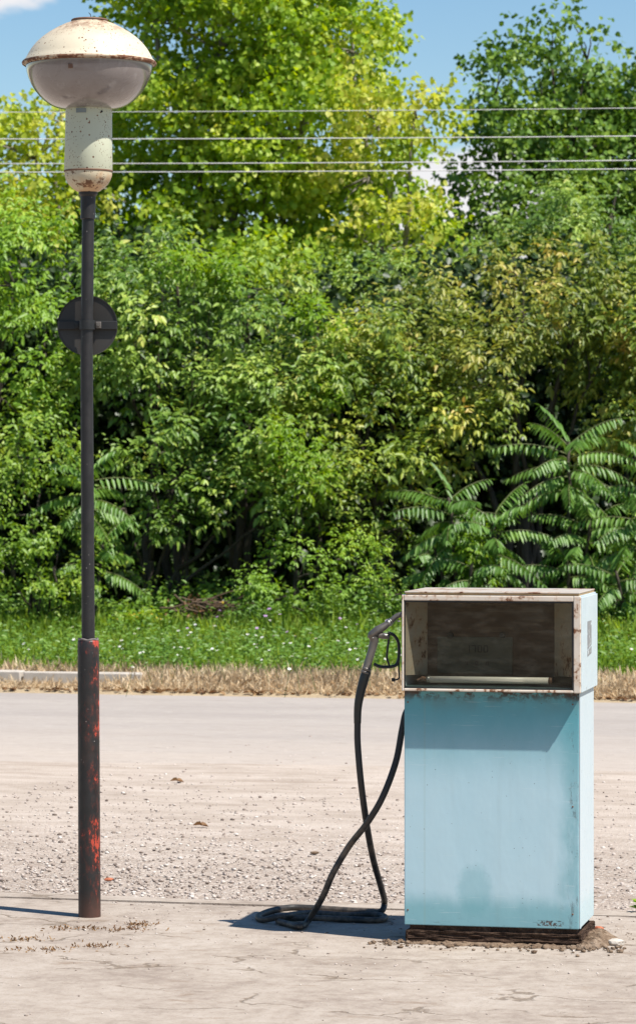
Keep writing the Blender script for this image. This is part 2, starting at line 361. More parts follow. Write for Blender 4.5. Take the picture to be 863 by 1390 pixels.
# leaf palettes
M['elder'] = m_leaf('maple_leaf', [(0, (.036, .088, .012)), (.35, (.105, .20, .027)), (.7, (.27, .39, .06)), (.9, (.46, .53, .115)), (1, (.60, .46, .15))], trans=.27)
M['olive'] = m_leaf('olive_maple_leaf', [(0, (.042, .088, .012)), (.35, (.13, .21, .026)), (.65, (.30, .375, .05)), (.88, (.54, .51, .095)), (1, (.68, .40, .13))])
M['orange'] = m_leaf('orange_tinged_maple_leaf', [(0, (.05, .09, .012)), (.4, (.15, .205, .028)), (.68, (.32, .33, .055)), (.88, (.54, .42, .10)), (1, (.66, .34, .14))])
M['fresh'] = m_leaf('fresh_green_maple_leaf', [(0, (.08, .17, .016)), (.5, (.22, .37, .035)), (1, (.44, .54, .07))])
M['lime'] = m_leaf('lime_young_leaf', [(0, (.10, .20, .012)), (.5, (.19, .33, .02)), (1, (.32, .40, .03))], trans=.42)
M['popl'] = m_leaf('sunny_poplar_leaf', [(0, (.10, .19, .014)), (.4, (.24, .38, .028)), (.72, (.44, .54, .055)), (1, (.68, .66, .13))], trans=.42, rough=.5)
M['popy'] = m_leaf('yellowing_poplar_leaf', [(0, (.16, .26, .02)), (.35, (.33, .43, .04)), (.7, (.56, .58, .095)), (1, (.78, .69, .25))], trans=.45, rough=.5)
M['popd'] = m_leaf('dark_poplar_leaf', [(0, (.04, .10, .013)), (.5, (.125, .23, .028)), (.85, (.29, .41, .055)), (1, (.46, .54, .10))], trans=.28, rough=.45, spec=.4)
M['deep'] = m_leaf('shade_darkened_green_leaf', [(0, (.014, .030, .007)), (.6, (.030, .060, .013)), (1, (.065, .10, .022))], trans=.2)  # shade of the back rows put into the leaf colour
M['ailan'] = m_leaf('tree_of_heaven_leaf', [(0, (.065, .145, .024)), (.5, (.125, .245, .042)), (1, (.22, .36, .07))], trans=.28, rough=.40)
M['shrub'] = m_leaf('hedge_shrub_leaf', [(0, (.07, .15, .014)), (.5, (.19, .31, .034)), (.88, (.36, .44, .07)), (1, (.50, .40, .13))])
M['weed'] = m_leaf('weed_leaf', [(0, (.06, .13, .016)), (.5, (.12, .23, .03)), (1, (.22, .33, .05))])
M['grass'] = m_leaf('green_grass_blade', [(0, (.12, .21, .022)), (.5, (.25, .385, .045)), (.9, (.40, .50, .085)), (1, (.58, .52, .20))], trans=.4, rough=.5)
M['dry'] = m_leaf('dry_grass_blade', [(0, (.38, .27, .15)), (.5, (.64, .51, .32)), (.9, (.74, .62, .43)), (1, (.30, .36, .07))], trans=.3, rough=.7)
M['litter'] = m_leaf('dead_leaf', [(0, (.10, .045, .02)), (.5, (.22, .12, .05)), (1, (.40, .26, .12))], trans=.15, rough=.7)

# ------------------------------------------------------------------ leaves in bulk
def unit(a): return a / np.maximum(np.linalg.norm(a, axis=-1, keepdims=True), 1e-9)
def rdir(n):
    v = rng.normal(size=(n, 3)); return unit(v)
Z = np.array([0, 0, 1.]); FACE = np.array([.22, -.42, 0.])   # leaves turn their blades towards the open, sunny side
class Cloud:
    def __init__(s): s.v = []; s.t = []; s.tubes = []
    def add(s, P, D, U, L, Wd, tint, fold=.18, curl=.18, shape='lance'):
        D = unit(D); S = unit(np.cross(D, U)); N = np.cross(S, D)
        n = len(P); L = np.broadcast_to(np.asarray(L, float), (n,))[:, None]; Wd = np.broadcast_to(np.asarray(Wd, float), (n,))[:, None]
        a, wa, b, wb = {'lance': (.30, .5, .66, .36), 'round': (.22, .46, .58, .44), 'blade': (.25, .5, .65, .38)}[shape]
        p0 = P; tip = P + D * L - N * L * curl
        l1 = P + D * L * a - S * Wd * wa + N * Wd * fold - N * L * curl * a * a; r1 = P + D * L * a + S * Wd * wa + N * Wd * fold - N * L * curl * a * a
        l2 = P + D * L * b - S * Wd * wb + N * Wd * fold - N * L * curl * b * b; r2 = P + D * L * b + S * Wd * wb + N * Wd * fold - N * L * curl * b * b
        s.v.append(np.stack([p0, l1, l2, tip, r2, r1], 1).reshape(-1, 3)); s.t.append(np.repeat(np.broadcast_to(tint, (n,)), 6))
    def count(s): return sum(len(a) for a in s.v) // 6
    def build(s, name, m, parent=None, origin=(0, 0, 0)):
        V = np.concatenate(s.v) - np.array(origin); T = np.concatenate(s.t); n = len(V) // 6
        me = bpy.data.meshes.new(name)
        me.vertices.add(len(V)); me.vertices.foreach_set('co', V.astype(np.float32).ravel())
        idx = (np.arange(n)[:, None] * 6 + np.array([0, 1, 2, 3, 0, 3, 4, 5])).ravel().astype(np.int32)
        me.loops.add(len(idx)); me.loops.foreach_set('vertex_index', idx)
        me.polygons.add(2 * n); me.polygons.foreach_set('loop_start', np.arange(0, 8 * n, 4, dtype=np.int32))
        a = me.attributes.new('tint', 'FLOAT', 'POINT'); a.data.foreach_set('value', T.astype(np.float32))
        me.update(calc_edges=True)
        return link(name, me, m, parent)

def shoots_elder(c, P, D, size=.078, tint0=None, ln=.34):
    n = len(P); D = unit(D); A = unit(np.cross(D, rdir(n))); B = np.cross(D, A)
    t0 = rng.random(n) if tint0 is None else tint0
    ln = ln * rng.uniform(.7, 1.25, n)[:, None]
    for k in range(5):
        node = P + D * ln * (k + 1) / 5; ax = A if k % 2 else B
        for sd in (-1, 1):
            pet = unit(D * (.25 + .16 * k) + ax * sd + rdir(n) * .35 + Z * .05)
            base = node + pet * rng.uniform(.03, .06, (n, 1)); cr = unit(np.cross(pet, Z + .2 * rdir(n)))
            sc = (size * rng.uniform(.7, 1.2, n)) * (1.05 - .1 * k)
            down = -Z * rng.uniform(.25, .95, (n, 1))
            for off, lat, rl in ((.085, 0, 1.1), (.05, 1, .95), (.05, -1, .95), (.018, 1, .75), (.018, -1, .75)):
                if abs(lat) and off < .03: keep = rng.random(n) < .45
                else: keep = np.ones(n, bool)
                d = pet * (.55 if lat else 1) + cr * lat * .8 + down + rdir(n) * .2
                tt = np.clip(t0 * .75 + rng.random(n) * .25, 0, 1)
                c.add((base + pet * off * (size / .078))[keep], d[keep], (Z * .8 + .45 * rdir(n) + pet * .3 + FACE)[keep], (sc * rl)[keep], (sc * rl * .46)[keep], tt[keep])
def twigs_poplar(c, P, D, size=.07, n_leaf=12, ln=.4, tint0=None, hang=.5):
    n = len(P); D = unit(D); t0 = rng.random(n) if tint0 is None else tint0
    for k in range(n_leaf):
        node = P + D * ln * (k + 1) / n_leaf; pd = unit(rdir(n) + D * .5)
        base = node + pd * rng.uniform(.03, .07, (n, 1)); d = unit(pd * .6 - Z * hang + rdir(n) * .5)
        sc = size * rng.uniform(.7, 1.2, n)
        c.add(base, d, rdir(n) + Z * .5 + FACE * 1.6, sc, sc * .88, np.clip(t0 * .55 + rng.random(n) * .45, 0, 1), .10, .08, 'round')
def shoots_simple(c, P, D, size=.05, n_leaf=10, ln=.28):
    n = len(P); D = unit(D); A = unit(np.cross(D, rdir(n))); B = np.cross(D, A); t0 = rng.random(n)
    for k in range(n_leaf):
        an = 2.4 * k; node = P + D * ln * (k + 1) / n_leaf
        d = unit(A * math.cos(an) + B * math.sin(an) + D * .4 - Z * .25 + rdir(n) * .3); sc = size * rng.uniform(.7, 1.25, n)
        c.add(node, d, Z + rdir(n) * .5 + FACE, sc, sc * .55, np.clip(t0 * .6 + rng.random(n) * .4, 0, 1))

def lobes_points(lobes, dens, sub=(.28, .5), face=.35, cl=.66):
    """points and outward directions over clumps that cover each ellipsoid (centre, radii)"""
    PP, DD, SC = [], [], []
    for (cx, cy, cz, rx, ry, rz) in lobes:
        rm = (rx * ry * rz) ** (1 / 3); area = 4 * math.pi * rm * rm
        ns = max(4, int(area / cl))
        d = rdir(ns * 3); d = d[(d[:, 2] > -.75)]
        w = np.where(d[:, 1] > .35, face, 1.0); d = d[rng.random(len(d)) < w][:ns]
        rad = rng.uniform(.5, 1.06, len(d))[:, None]
        C = np.array([cx, cy, cz]) + d * rad * np.array([rx, ry, rz])
        r = rng.uniform(sub[0], sub[1], len(d)) * min(1, rm)
        SC += [(C[i], r[i]) for i in range(len(d))]
        for i in range(len(d)):
            k = max(3, int(dens * 4 * math.pi * r[i] ** 2 * .7))
            e = rdir(k) + d[i] * .55 + Z * .3; e = unit(e) * np.array([1.1, 1.1, .66])
            PP.append(C[i] + e * r[i] * rng.uniform(.45, 1.0, (k, 1))); DD.append(unit(e + Z * .25 + rdir(k) * .3))
    return np.concatenate(PP), np.concatenate(DD), SC

def limb(bm, a, b, r0, r1, n=6, wob=.06, sides=7):
    a = Vector(a); b = Vector(b); L = (b - a).length
    pts = [a.lerp(b, t / n) + Vector((random.uniform(-1, 1), random.uniform(-1, 1), random.uniform(-.4, .4))) * wob * L * (0 if t in (0, n) else 1) * .5 + Vector((0, 0, 0)) for t in range(n + 1)]
    tube(bm, pts, [r0 + (r1 - r0) * t / n for t in range(n + 1)], sides)
def tree(name, label, cat, base, lobes, m, kind='elder', dens=20, size=.096, group=None, bark='bark', r0=.09, stems=1, ln=None, sub=(.28, .5), face=.35, tw=.3, cl=.66, shrink=1.0):
    """base (x, y), lobes in metres"""
    root = empty(name, (base[0], base[1], 0)); tag(root, label, cat, group)
    if kind == 'elder' and size > .075: dens *= .78
    if group == BE: lobes = [(a, b, c_, d * .92, e, f * .91) for (a, b, c_, d, e, f) in lobes]
    P, D, SC = lobes_points(lobes, dens, sub, face, cl); P[:, 2] = np.maximum(P[:, 2], .12)
    c = Cloud()
    if kind == 'elder': shoots_elder(c, P, D, size, ln=ln or .34)
    elif kind == 'poplar': twigs_poplar(c, P, D, size, ln=ln or .4)
    else: shoots_simple(c, P, D, size, ln=ln or .28)
    cr = c.build('crown', M[m], root, (base[0], base[1], 0))
    bm = bmesh.new(); top = max(l[2] for l in lobes); o = Vector((base[0], base[1], 0))
    starts = [o + Vector((random.uniform(-.35, .35), random.uniform(-.2, .2), 0)) * (1 if stems > 1 else 0) for _ in range(stems)]
    for i, l in enumerate(lobes):
        s = starts[i % stems]; lc = Vector(l[:3])
        fork = s.lerp(Vector((s.x * .6 + lc.x * .4, s.y * .6 + lc.y * .4, 0)), .5); fork.z = max(.3, lc.z * .45)
        if i < stems: limb(bm, s, fork, r0, r0 * .7)
        else: limb(bm, s + Vector((0, 0, .1)), fork, r0 * .7, r0 * .55)
        limb(bm, fork, lc, r0 * .55, r0 * .22)
        limb(bm, lc, lc + Vector((random.uniform(-.1, .1), 0, l[5] * .7)), r0 * .22, r0 * .05)
    for (C, r) in SC:
        if random.random() < tw:
            l = min(lobes, key=lambda q: (Vector(q[:3]) - Vector(C)).length)
            limb(bm, l[:3], C, .018, .006, 3, .1, 4)
    for v in bm.verts: v.co -= Vector((base[0], base[1], 0))
    obj('trunk', bm, M[bark], root, True)
    return root
def PL(lst, Y):
    """lobes given as picture-size blobs at a distance: px, py, half width, half height, dY, depth radius"""
    out = []
    for (px, py, rx, ry, dy, ryd) in lst:
        c = at(px, py, Y + dy); s = (Y + dy) / F; out.append((c.x, c.y, c.z, rx * s, ryd, ry * s))
    return out
def bxy(px, Y): return ((px - CX) / F * Y, Y)

# ================================================================== GROUND
def sheet(name, u0, u1, v0, v1, z, m, nu=2, nv=2, kind='structure', edge=None, relief=0, soft=0):
    bm = bmesh.new(); g_ = []
    for j in range(nv + 1):
        row = []
        for i in range(nu + 1):
            u = u0 + (u1 - u0) * i / nu; v = v0 + (v1 - v0) * j / nv
            if edge and j in edge: v += random.uniform(-1, 1) * edge[j] + math.sin(u * 1.7 + j) * edge[j] * .8
            if name == 'road' and j == 0: v -= 0; zb = z - .016
            else: zb = z
            zz = zb + (relief * (math.sin(u * 1.3 + v * .7) * .5 + math.sin(u * .37 - v * 1.9 + 2) * .5) if relief else 0)
            row.append(bm.verts.new(road(u, v, zz)))
        g_.append(row)
    for j in range(nv):
        for i in range(nu): bm.faces.new((g_[j][i], g_[j][i + 1], g_[j + 1][i + 1], g_[j + 1][i]))
    o = obj(name, bm, m); tag(o, kind=kind); return o
sheet('ground', -600, 600, -300, 900, -.045, M['soil'], 4, 4)
VC = 13.10   # far edge of the concrete slab
sheet('gravel_apron', -60, 60, 3, 19.9, -.022, M['gravel'], 240, 60, relief=.003)
sheet('road', -300, 300, 18.9, 25.75, -.017, M['asphalt'], 600, 6, edge={0: .22, 6: .05})
# the concrete slab as a real step, cracked off along its far edge with a narrow strip beyond
def slab(name, v0, v1, amp0, amp1, u0=-12, u1=12, n=700):
    bm = bmesh.new(); T = []; B = []
    a = 0.; b = 0.
    for i in range(n + 1):
        u = u0 + (u1 - u0) * i / n
        a = a * .85 + random.uniform(-1, 1) * amp0; b = b * .85 + random.uniform(-1, 1) * amp1
        va = v0 + a; vb = v1 + b + .02 * math.sin(u * 2.1) * (amp1 > 0)
        T.append((bm.verts.new(road(u, va, 0)), bm.verts.new(road(u, vb - .01, .0)), bm.verts.new(road(u, vb, -.006))))
        B.append((bm.verts.new(road(u, va, -.06)), bm.verts.new(road(u, vb + .006, -.06))))
    for i in range(n):
        bm.faces.new((T[i][0], T[i + 1][0], T[i + 1][1], T[i][1])); bm.faces.new((T[i][1], T[i + 1][1], T[i + 1][2], T[i][2]))
        bm.faces.new((B[i][0], B[i + 1][0], T[i + 1][0], T[i][0])); bm.faces.new((T[i][2], T[i + 1][2], B[i + 1][1], B[i][1]))
    o = obj(name, bm, M['concrete']); tag(o, kind='structure')
sheet('crack_dirt', -12, 12, VC - .02, VC + .06, -.014, M['dirt'], 200, 1)
slab('pavement', 2.0, VC, 0, .007)
slab('pavement_strip', VC + .040, VC + .20, .004, .012)
# verge behind the road: a low bank of earth
bm = bmesh.new(); prof = [(25.6, -.03), (26.0, .03), (26.6, .05), (27.5, .06), (29, .07), (32, .10), (34, .12), (40, .15), (70, .2)]
rows = [[bm.verts.new(road(u, v + random.uniform(-.05, .05), z + random.uniform(-.01, .01))) for u in np.linspace(-40, 40, 120)] for v, z in prof]
for a, b in zip(rows, rows[1:]):
    for i in range(119): bm.faces.new((a[i], a[i + 1], b[i + 1], b[i]))
g = G('verge_thatch_and_soil'); p = ground_co(g); x, y, z = g.xyz(p); nn = g.noise(p, 5, 6, .75); yy = g.add(y, g.mul(g.noise(p, 1.2, 4), .8))
c = g.mix(nn, (.24, .17, .10), (.50, .40, .26)); c = g.mix(g.rng(yy, 27.2, 27.6), c, g.mix(nn, (.06, .10, .02), (.14, .20, .04))); c = g.mix(g.rng(yy, 32.3, 33.4), c, g.mix(nn, (.035, .028, .018), (.09, .07, .045)))
M['verge'] = g.done(g.bsdf(c, .95, 0, .1, g.bump(g.noise(p, 40, 5), .6, .02)))
tag(obj('verge_ground', bm, M['verge'], smooth=True), kind='structure')
def vz(v):
    for (v0, z0), (v1, z1) in zip(prof, prof[1:]):
        if v0 <= v <= v1: return z0 + (z1 - z0) * (v - v0) / (v1 - v0)
    return 0
# kerb stones
for i in range(5):
    u = -12.35 + i * 1.02
    k = bx(-.5, .5, -.06, .06, -.1, .135, bev=.012)
    for v in k.verts: v.co += Vector((random.uniform(-1, 1), random.uniform(-1, 1), random.uniform(-1, 1))) * .003
    o = obj('kerbstone', k, M['white']); x, y, _ = road(u, 26.18); o.location = (x, y, 0.0 - .004 * (i % 3)); o.rotation_euler = (0, 0, YAW + random.uniform(-.006, .006))
    o['kind'] = 'structure'

# ---- stones
def stone_mesh(n, area, name, s0, s1, z, tilt=.5, clump=None):
    base = bmesh.new(); bmesh.ops.create_icosphere(base, subdivisions=1, radius=1); base.verts.ensure_lookup_table()
    V = np.array([v.co[:] for v in base.verts]); Fc = np.array([[v.index for v in f.verts] for f in base.faces]); base.free()
    U, Vv = area(n); n = len(U)
    s = s0 + (s1 - s0) * rng.random(n) ** 3.5
    J = V[None] * (1 + rng.uniform(-.32, .32, (n, len(V), 1))); J = J * (rng.uniform(.6, 1.3, (n, 1, 3)) * np.array([1, 1, .6]))
    an = rng.uniform(0, 6.28, n); cs, sn = np.cos(an)[:, None], np.sin(an)[:, None]
    X = J[..., 0] * cs - J[..., 1] * sn; Y_ = J[..., 0] * sn + J[..., 1] * cs
    cyaw, syaw = math.cos(YAW), math.sin(YAW)
    gx = U * cyaw - Vv * syaw; gy_ = U * syaw + Vv * cyaw
    P = np.stack([X * s[:, None] + gx[:, None], Y_ * s[:, None] + gy_[:, None], J[..., 2] * s[:, None] + z + s[:, None] * .25], -1).reshape(-1, 3)
    me = bpy.data.meshes.new(name); me.vertices.add(len(P)); me.vertices.foreach_set('co', P.astype(np.float32).ravel())
    idx = (np.arange(n)[:, None, None] * len(V) + Fc[None]).ravel().astype(np.int32)
    me.loops.add(len(idx)); me.loops.foreach_set('vertex_index', idx); me.polygons.add(n * len(Fc)); me.polygons.foreach_set('loop_start', np.arange(0, len(idx), 3, dtype=np.int32))
    a = me.attributes.new('tint', 'FLOAT', 'POINT'); a.data.foreach_set('value', np.repeat(rng.random(n), len(V)).astype(np.float32)); me.update(calc_edges=True)
    return link(name, me, M['stone'])
def area_gravel(n):
    u = rng.uniform(-6, 9, n); v = VC + .15 + rng.exponential(2.1, n); k = v < 22; return u[k], v[k]
tag(stone_mesh(42000, area_gravel, 'gravel', 0.003, .0125, -.022), kind='stuff')
def area_slab(n): return rng.uniform(-4, 6, n), VC - rng.exponential(.9, n)
tag(stone_mesh(8000, area_slab, 'slab_gravel', .0012, .0065, 0), kind='stuff')
def area_joint(n): return rng.uniform(-4, 6, n), VC + .22 + rng.normal(0, .05, n)
tag(stone_mesh(1800, area_joint, 'edge_gravel', .004, .016, -.018), kind='stuff')

# ---- grass
def blades(name, n, fu, m, h0, h1, w, lean=.35, tint=(0, 1)):
    c = Cloud(); u, v = fu(n); n = len(u); cy, sy = math.cos(YAW), math.sin(YAW)
    z = np.array([vz(a) for a in v]); P = np.stack([u * cy - v * sy, u * sy + v * cy, z], -1)
    h = (h0 + (h1 - h0) * rng.random(n) ** 1.6) if not callable(h0) else h0(v, n)
    c.add(P, Z + rdir(n) * lean, rdir(n), h, w * rng.uniform(.6, 1.3, n), tint[0] + (tint[1] - tint[0]) * rng.random(n), .1, .35, 'blade')
    o = c.build(name, M[m]); tag(o, kind='stuff'); return o
def green_area(n):
    u = rng.uniform(-13, 2, n); v = rng.uniform(26.3, 33.5, n)
    lim = 26.75 + .4 * np.sin(u * 1.1) + .2 * np.sin(u * 3.3 + 1) + rng.normal(0, .12, n); k = v > lim; return u[k], v[k]
blades('grass', 130000, green_area, 'grass', lambda v, n: np.clip((.09 + (v - 26.6) * .035), .07, .25) * rng.uniform(.5, 1.25, n), 0, .010, .6)
def dry_area(n):
    u = rng.uniform(-13, 2, n); v = 25.78 + np.abs(rng.normal(0, .62, n)) + rng.uniform(0, .12, n); k = v < 27.6
    bare = (np.abs(v - 26.18) < .09) & (u < -7.8) & (rng.random(n) < .93); k &= ~bare
    k &= ~((v < 26.1) & (u < -7.8) & (rng.random(n) < .6))
    return u[k], v[k]
blades('dry_grass', 60000, dry_area, 'dry', lambda v, n: np.where(v < 26.12, .06, .11) * rng.uniform(.5, 1.5, n), 0, .008, 1.3, (0, .96))
def cover_area(n):
    return rng.uniform(-7.85, 2, n) + rng.normal(0, .12, n), 26.15 + rng.normal(0, .13, n)
blades('dry_tufts', 16000, cover_area, 'dry', .05, .14, .008, 1.2, (0, .96))
def tall_area(n):
    return rng.uniform(-13, 2, n), rng.uniform(30.5, 33.2, n)
blades('tall_grass', 16000, tall_area, 'grass', .15, .38, .010, .5, (0, .9))
# broad-leaved weeds in the verge and dead leaves along the kerb
c = Cloud(); n = 5200; u, v = green_area(n); n = len(u); cy, sy = math.cos(YAW), math.sin(YAW)
P = np.stack([u * cy - v * sy, u * sy + v * cy, np.array([vz(a) for a in v]) + .02], -1); P[:, 2] += rng.uniform(0, .12, n)
shoots_simple(c, P, Z + rdir(n) * .4, .045, 7, .17); tag(c.build('weeds', M['weed']), kind='stuff')
c = Cloud(); n = 2600; u = rng.uniform(-13, 2, n); v = rng.normal(32.6, .55, n); hh = .12 + .40 * (.5 + .5 * np.sin(u * 2.3) * np.sin(u * .9 + 1)) * rng.random(n) + .1 * rng.random(n)
P = np.stack([u * cy - v * sy, u * sy + v * cy, .1 + hh * rng.uniform(.3, 1, n)], -1); shoots_simple(c, P, Z + rdir(n) * .5, .06, 9, .2); tag(c.build('verge_undergrowth', M['weed']), kind='stuff')
c = Cloud(); n = 900; u = rng.uniform(-13, 2, n); v = 25.75 + np.abs(rng.normal(0, .14, n))
P = np.stack([u * cy - v * sy, u * sy + v * cy, np.full(n, .012)], -1); c.add(P, rdir(n) * np.array([1, 1, .2]), Z + rdir(n) * .5, .06, .045, rng.random(n)); tag(c.build('leaf_litter', M['litter']), kind='stuff')

# ---- daisies and clover heads: one plant, copied
def daisy(m, label, name, group, h, r):
    root = empty(name); tag(root, label, 'flower', group)
    st = bmesh.new(); tube(st, [(0, 0, 0), (.004, .002, h * .5), (.0, 0, h)], .0018, 4); obj('stem', st, M['stem'], root)
    pb = bmesh.new()
    for k in range(11):
        a = k * 2 * math.pi / 11; d = Vector((math.cos(a), math.sin(a), .15)); s = Vector((-math.sin(a), math.cos(a), 0))
        q = [Vector((0, 0, h)) + d * r * .2, Vector((0, 0, h)) + d * r * .7 - s * r * .22, Vector((0, 0, h)) + d * r, Vector((0, 0, h)) + d * r * .7 + s * r * .22]
        pb.faces.new([pb.verts.new(x) for x in q])
    obj('petals', pb, M[m], root)
    e = bmesh.new(); sphere(e, (0, 0, h + .003), r * .27, (1, 1, .6), 8, 5); obj('flower_eye', e, M['yolk' if m == 'petal' else m], root)
    return root
def copy_tree(o, parent=None):
    c_ = o.copy(); COL.objects.link(c_); c_.parent = parent
    for ch in [x for x in o.children]: copy_tree(ch, c_)
    return c_
def scatter(proto, spots):
    for i, (px, py) in enumerate(spots):
        h = proto_h[proto.name.split('.')[0]]
        Y = gy(py, h + .08); o = proto if i == 0 else copy_tree(proto)
        o.location = ((px - CX) / F * Y, Y, .08); o.rotation_euler = (random.uniform(-.1, .75), random.uniform(-.3, .3), random.uniform(-.5, .5)); s = random.uniform(.8, 1.25); o.scale = (s, s, s)
proto_h = {'daisy': .26, 'clover_flower': .38}
d0 = daisy('petal', 'small white daisy open above the green verge grass', 'daisy', 'white daisies in the green verge', .26, .0125)
sp = [(random.gauss(random.choice((200, 330, 400, 520)), 45), random.triangular(846, 905, 866)) for _ in range(70)] + [(random.uniform(0, 110), random.uniform(858, 885)) for _ in range(5)] + [(random.uniform(815, 860), random.uniform(860, 885)) for _ in range(4)]
scatter(d0, sp)
d1 = daisy('lilac', 'small lilac flower head at the back of the verge grass', 'clover_flower', 'lilac flowers at the back of the verge', .38, .017)
scatter(d1, [(random.uniform(200, 545), random.uniform(826, 850)) for _ in range(12)])

# ================================================================== PUMP
pump = empty('fuel_pump', (.6881, 12.590, 0), -R(12.1))
tag(pump, 'old light blue fuel pump with glass display head, standing on a crumbling brown plinth', 'fuel pump')
XL, XR = -.3355, .3355
# plinth: two rough courses
def roughen(bm, a, cuts=10):
    bmesh.ops.subdivide_edges(bm, edges=bm.edges[:], cuts=cuts, use_grid_fill=True)
    for v in bm.verts: v.co += Vector((random.uniform(-a, a), random.uniform(-a, a), random.uniform(-a, a) * .7))
    return bm
obj('plinth', roughen(bx(XL + .008, .330, -.182, .225, -.03, .044, bev=.006), .004, 14), M['plinth'], pump)
obj('plinth_recess', bx(XL + .02, .312, -.166, .205, .03, .0665), M['plinth'], pump)
# cabinet core, front door, side panel with a real gap between
obj('cabinet', bx(XL + .001, .3215, -.158, .215, .066, .946, bev=.004), M['side'], pump)
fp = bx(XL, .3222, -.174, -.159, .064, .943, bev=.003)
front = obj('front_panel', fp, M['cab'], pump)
# folded light edge strip at the front right and the side sheet
obj('corner_strip', bx(.3230, .3290, -.1715, -.150, .066, .944, bev=.0015), M['side'], pump)
sp_ = bx(.3220, .3282, -.148, .216, .068, .944, bev=.002); obj('side_panel', sp_, M['side'], pump)
# small screws of the front door
for (sx, sz) in ((.300, .90), (.300, .52), (.300, .12), (-.322, .90), (-.322, .12)):
    b = bmesh.new(); sphere(b, (sx, -.1745, sz), .0035, (1, .5, 1), 8, 6); obj('screw', b, M['brown'], front)
# head shell: open-fronted box
HZ0, HZ1, HY0, HY1 = .949, 1.305, -.230, .225; T = .008
b = bmesh.new()
box(b, XL, XR - .001, HY0 + .010, HY1, HZ0, HZ0 + T, .001); box(b, XL, XR - .001, HY0 + .010, HY1, HZ1 - T, HZ1, .001)
box(b, XL, XL + T, HY0 + .010, HY1 - .001, HZ0 + T, HZ1 - T); box(b, XL + T, XR - T, HY1 - T, HY1 - .002, HZ0 + T, HZ1 - T)
box(b, XR - T - .001, XR - .001, HY0 + .010, HY1 - .001, HZ0 + T, HZ1 - T)
obj('head_shell', b, M['side'], pump)
obj('head_side_panel', bx(XR, XR + .005, HY0 + .008, HY1 + .004, HZ0 - .002, HZ1 - .006, bev=.0015), M['side'], pump)
# cream bezel
def ring_frame(x0, x1, z0, z1, l, r, t, bt, y0, y1, bev=.003):
    b = bmesh.new()
    box(b, x0, x0 + l, y0, y1, z0, z1, bev); box(b, x1 - r, x1, y0, y1, z0, z1, bev)
    box(b, x0 + l + .0003, x1 - r - .0003, y0 + .0005, y1, z1 - t, z1 - .0004, bev); box(b, x0 + l + .0003, x1 - r - .0003, y0 + .0005, y1, z0 + .0004, z0 + bt, bev)
    return b
bez = obj('display_frame', ring_frame(XL, XR + .002, HZ0 - .004, HZ1 - .001, .008, .027, .020, .010, HY0, HY0 + .0095), M['cream'], pump)
gx0, gx1, gz0, gz1 = XL + .0085, XR + .002 - .0275, HZ0 + .0065, HZ1 - .0215
obj('gasket', ring_frame(gx0, gx1, gz0, gz1, .005, .006, .006, .004, HY0 + .0035, HY0 + .0085, .0008), M['black'], bez)
obj('glass_pane', bx(gx0 + .0005, gx1 - .0005, HY0 + .0055, HY0 + .0078, gz0 + .0005, gz1 - .0005), M['glass'], pump)
# splayed cream cheeks inside
def quadplate(pts, th=.004):
    b = bmesh.new(); P = [Vector(p) for p in pts]; n = (P[1] - P[0]).cross(P[2] - P[0]).normalized() * th
    A = [b.verts.new(p) for p in P]; B = [b.verts.new(p + n) for p in P]
    b.faces.new(A[::-1]); b.faces.new(B)
    for i in range(4): b.faces.new((A[i], A[(i + 1) % 4], B[(i + 1) % 4], B[i]))
    return b
DY = HY0 + .15
obj('cheek_panel', quadplate([(XL + .0085, HY0 + .012, HZ0 + .055), (-.268, DY, HZ0 + .050), (-.268, DY, HZ1 - T - .001), (XL + .0085, HY0 + .012, HZ1 - T - .001)]), M['inner'], pump)
obj('cheek_panel', quadplate([(.222, DY, HZ0 + .050), (.308, HY0 + .012, HZ0 + .055), (.308, HY0 + .012, HZ1 - T - .001), (.222, DY, HZ1 - T - .001)]), M['inner'], pump)
dp = obj('dial_plate', bx(-.268, .222, DY, DY + .006, HZ0 + .03, HZ1 - T - .002), M['dial'], pump)
cf = obj('counter_face', bx(-.226, .060, DY - .004, DY - .0005, 1.005, 1.142, bev=.001), M['drum'], pump)
def pxl(px, py):   # place on the dial plate: local x, z
    return (px - 544.5) / (787 - 544.5) * .671 - .3355 - .022, EYE + (HY - py) / F * 12.5
for px, py, r in ((610, 863, .012), (682, 862, .012)):
    x, z = pxl(px, py); b = bmesh.new(); lathe(b, [(0, 0), (r, 0), (r, .010), (r * .8, .013), (0, .013)], 16); bmesh.ops.rotate(b, cent=(0, 0, 0), matrix=Matrix.Rotation(R(90), 3, 'X'), verts=b.verts); bmesh.ops.translate(b, vec=(x, DY - .0005, z), verts=b.verts); obj('dial_knob', b, M['black'], dp)
x, z = pxl(645, 868); obj('slot', bx(x - .026, x + .026, DY - .003, DY - .0004, z - .005, z + .005, bev=.001), M['black'], dp)
def digit(x, z, w, h, segs, y):
    b = bmesh.new(); t = w * .22
    S = {'a': (x, x + w, z + h - t, z + h), 'g': (x, x + w, z + h / 2 - t / 2, z + h / 2 + t / 2), 'd': (x, x + w, z, z + t), 'f': (x, x + t, z + h / 2, z + h), 'b': (x + w - t, x + w, z + h / 2, z + h), 'e': (x, x + t, z, z + h / 2), 'c': (x + w - t, x + w, z, z + h / 2)}
    for s in segs: a, b_, c_, d = S[s]; box(b, a, b_, y - .0012 - .0001 * 'abcdefg'.index(s), y, c_, d)
    return b
SEG = {'0': 'abcdef', '7': 'abc', '1': 'bc', '5': 'afgcd', '2': 'abged', '8': 'abcdefg', '9': 'abcdfg', '3': 'abgcd'}
for k, ch in enumerate('1700'):
    x, z = pxl(631 + k * 8.3, 886); obj('counter_digit', digit(x, z, .017, .027, SEG[ch], DY - .0045), M['black'], cf)
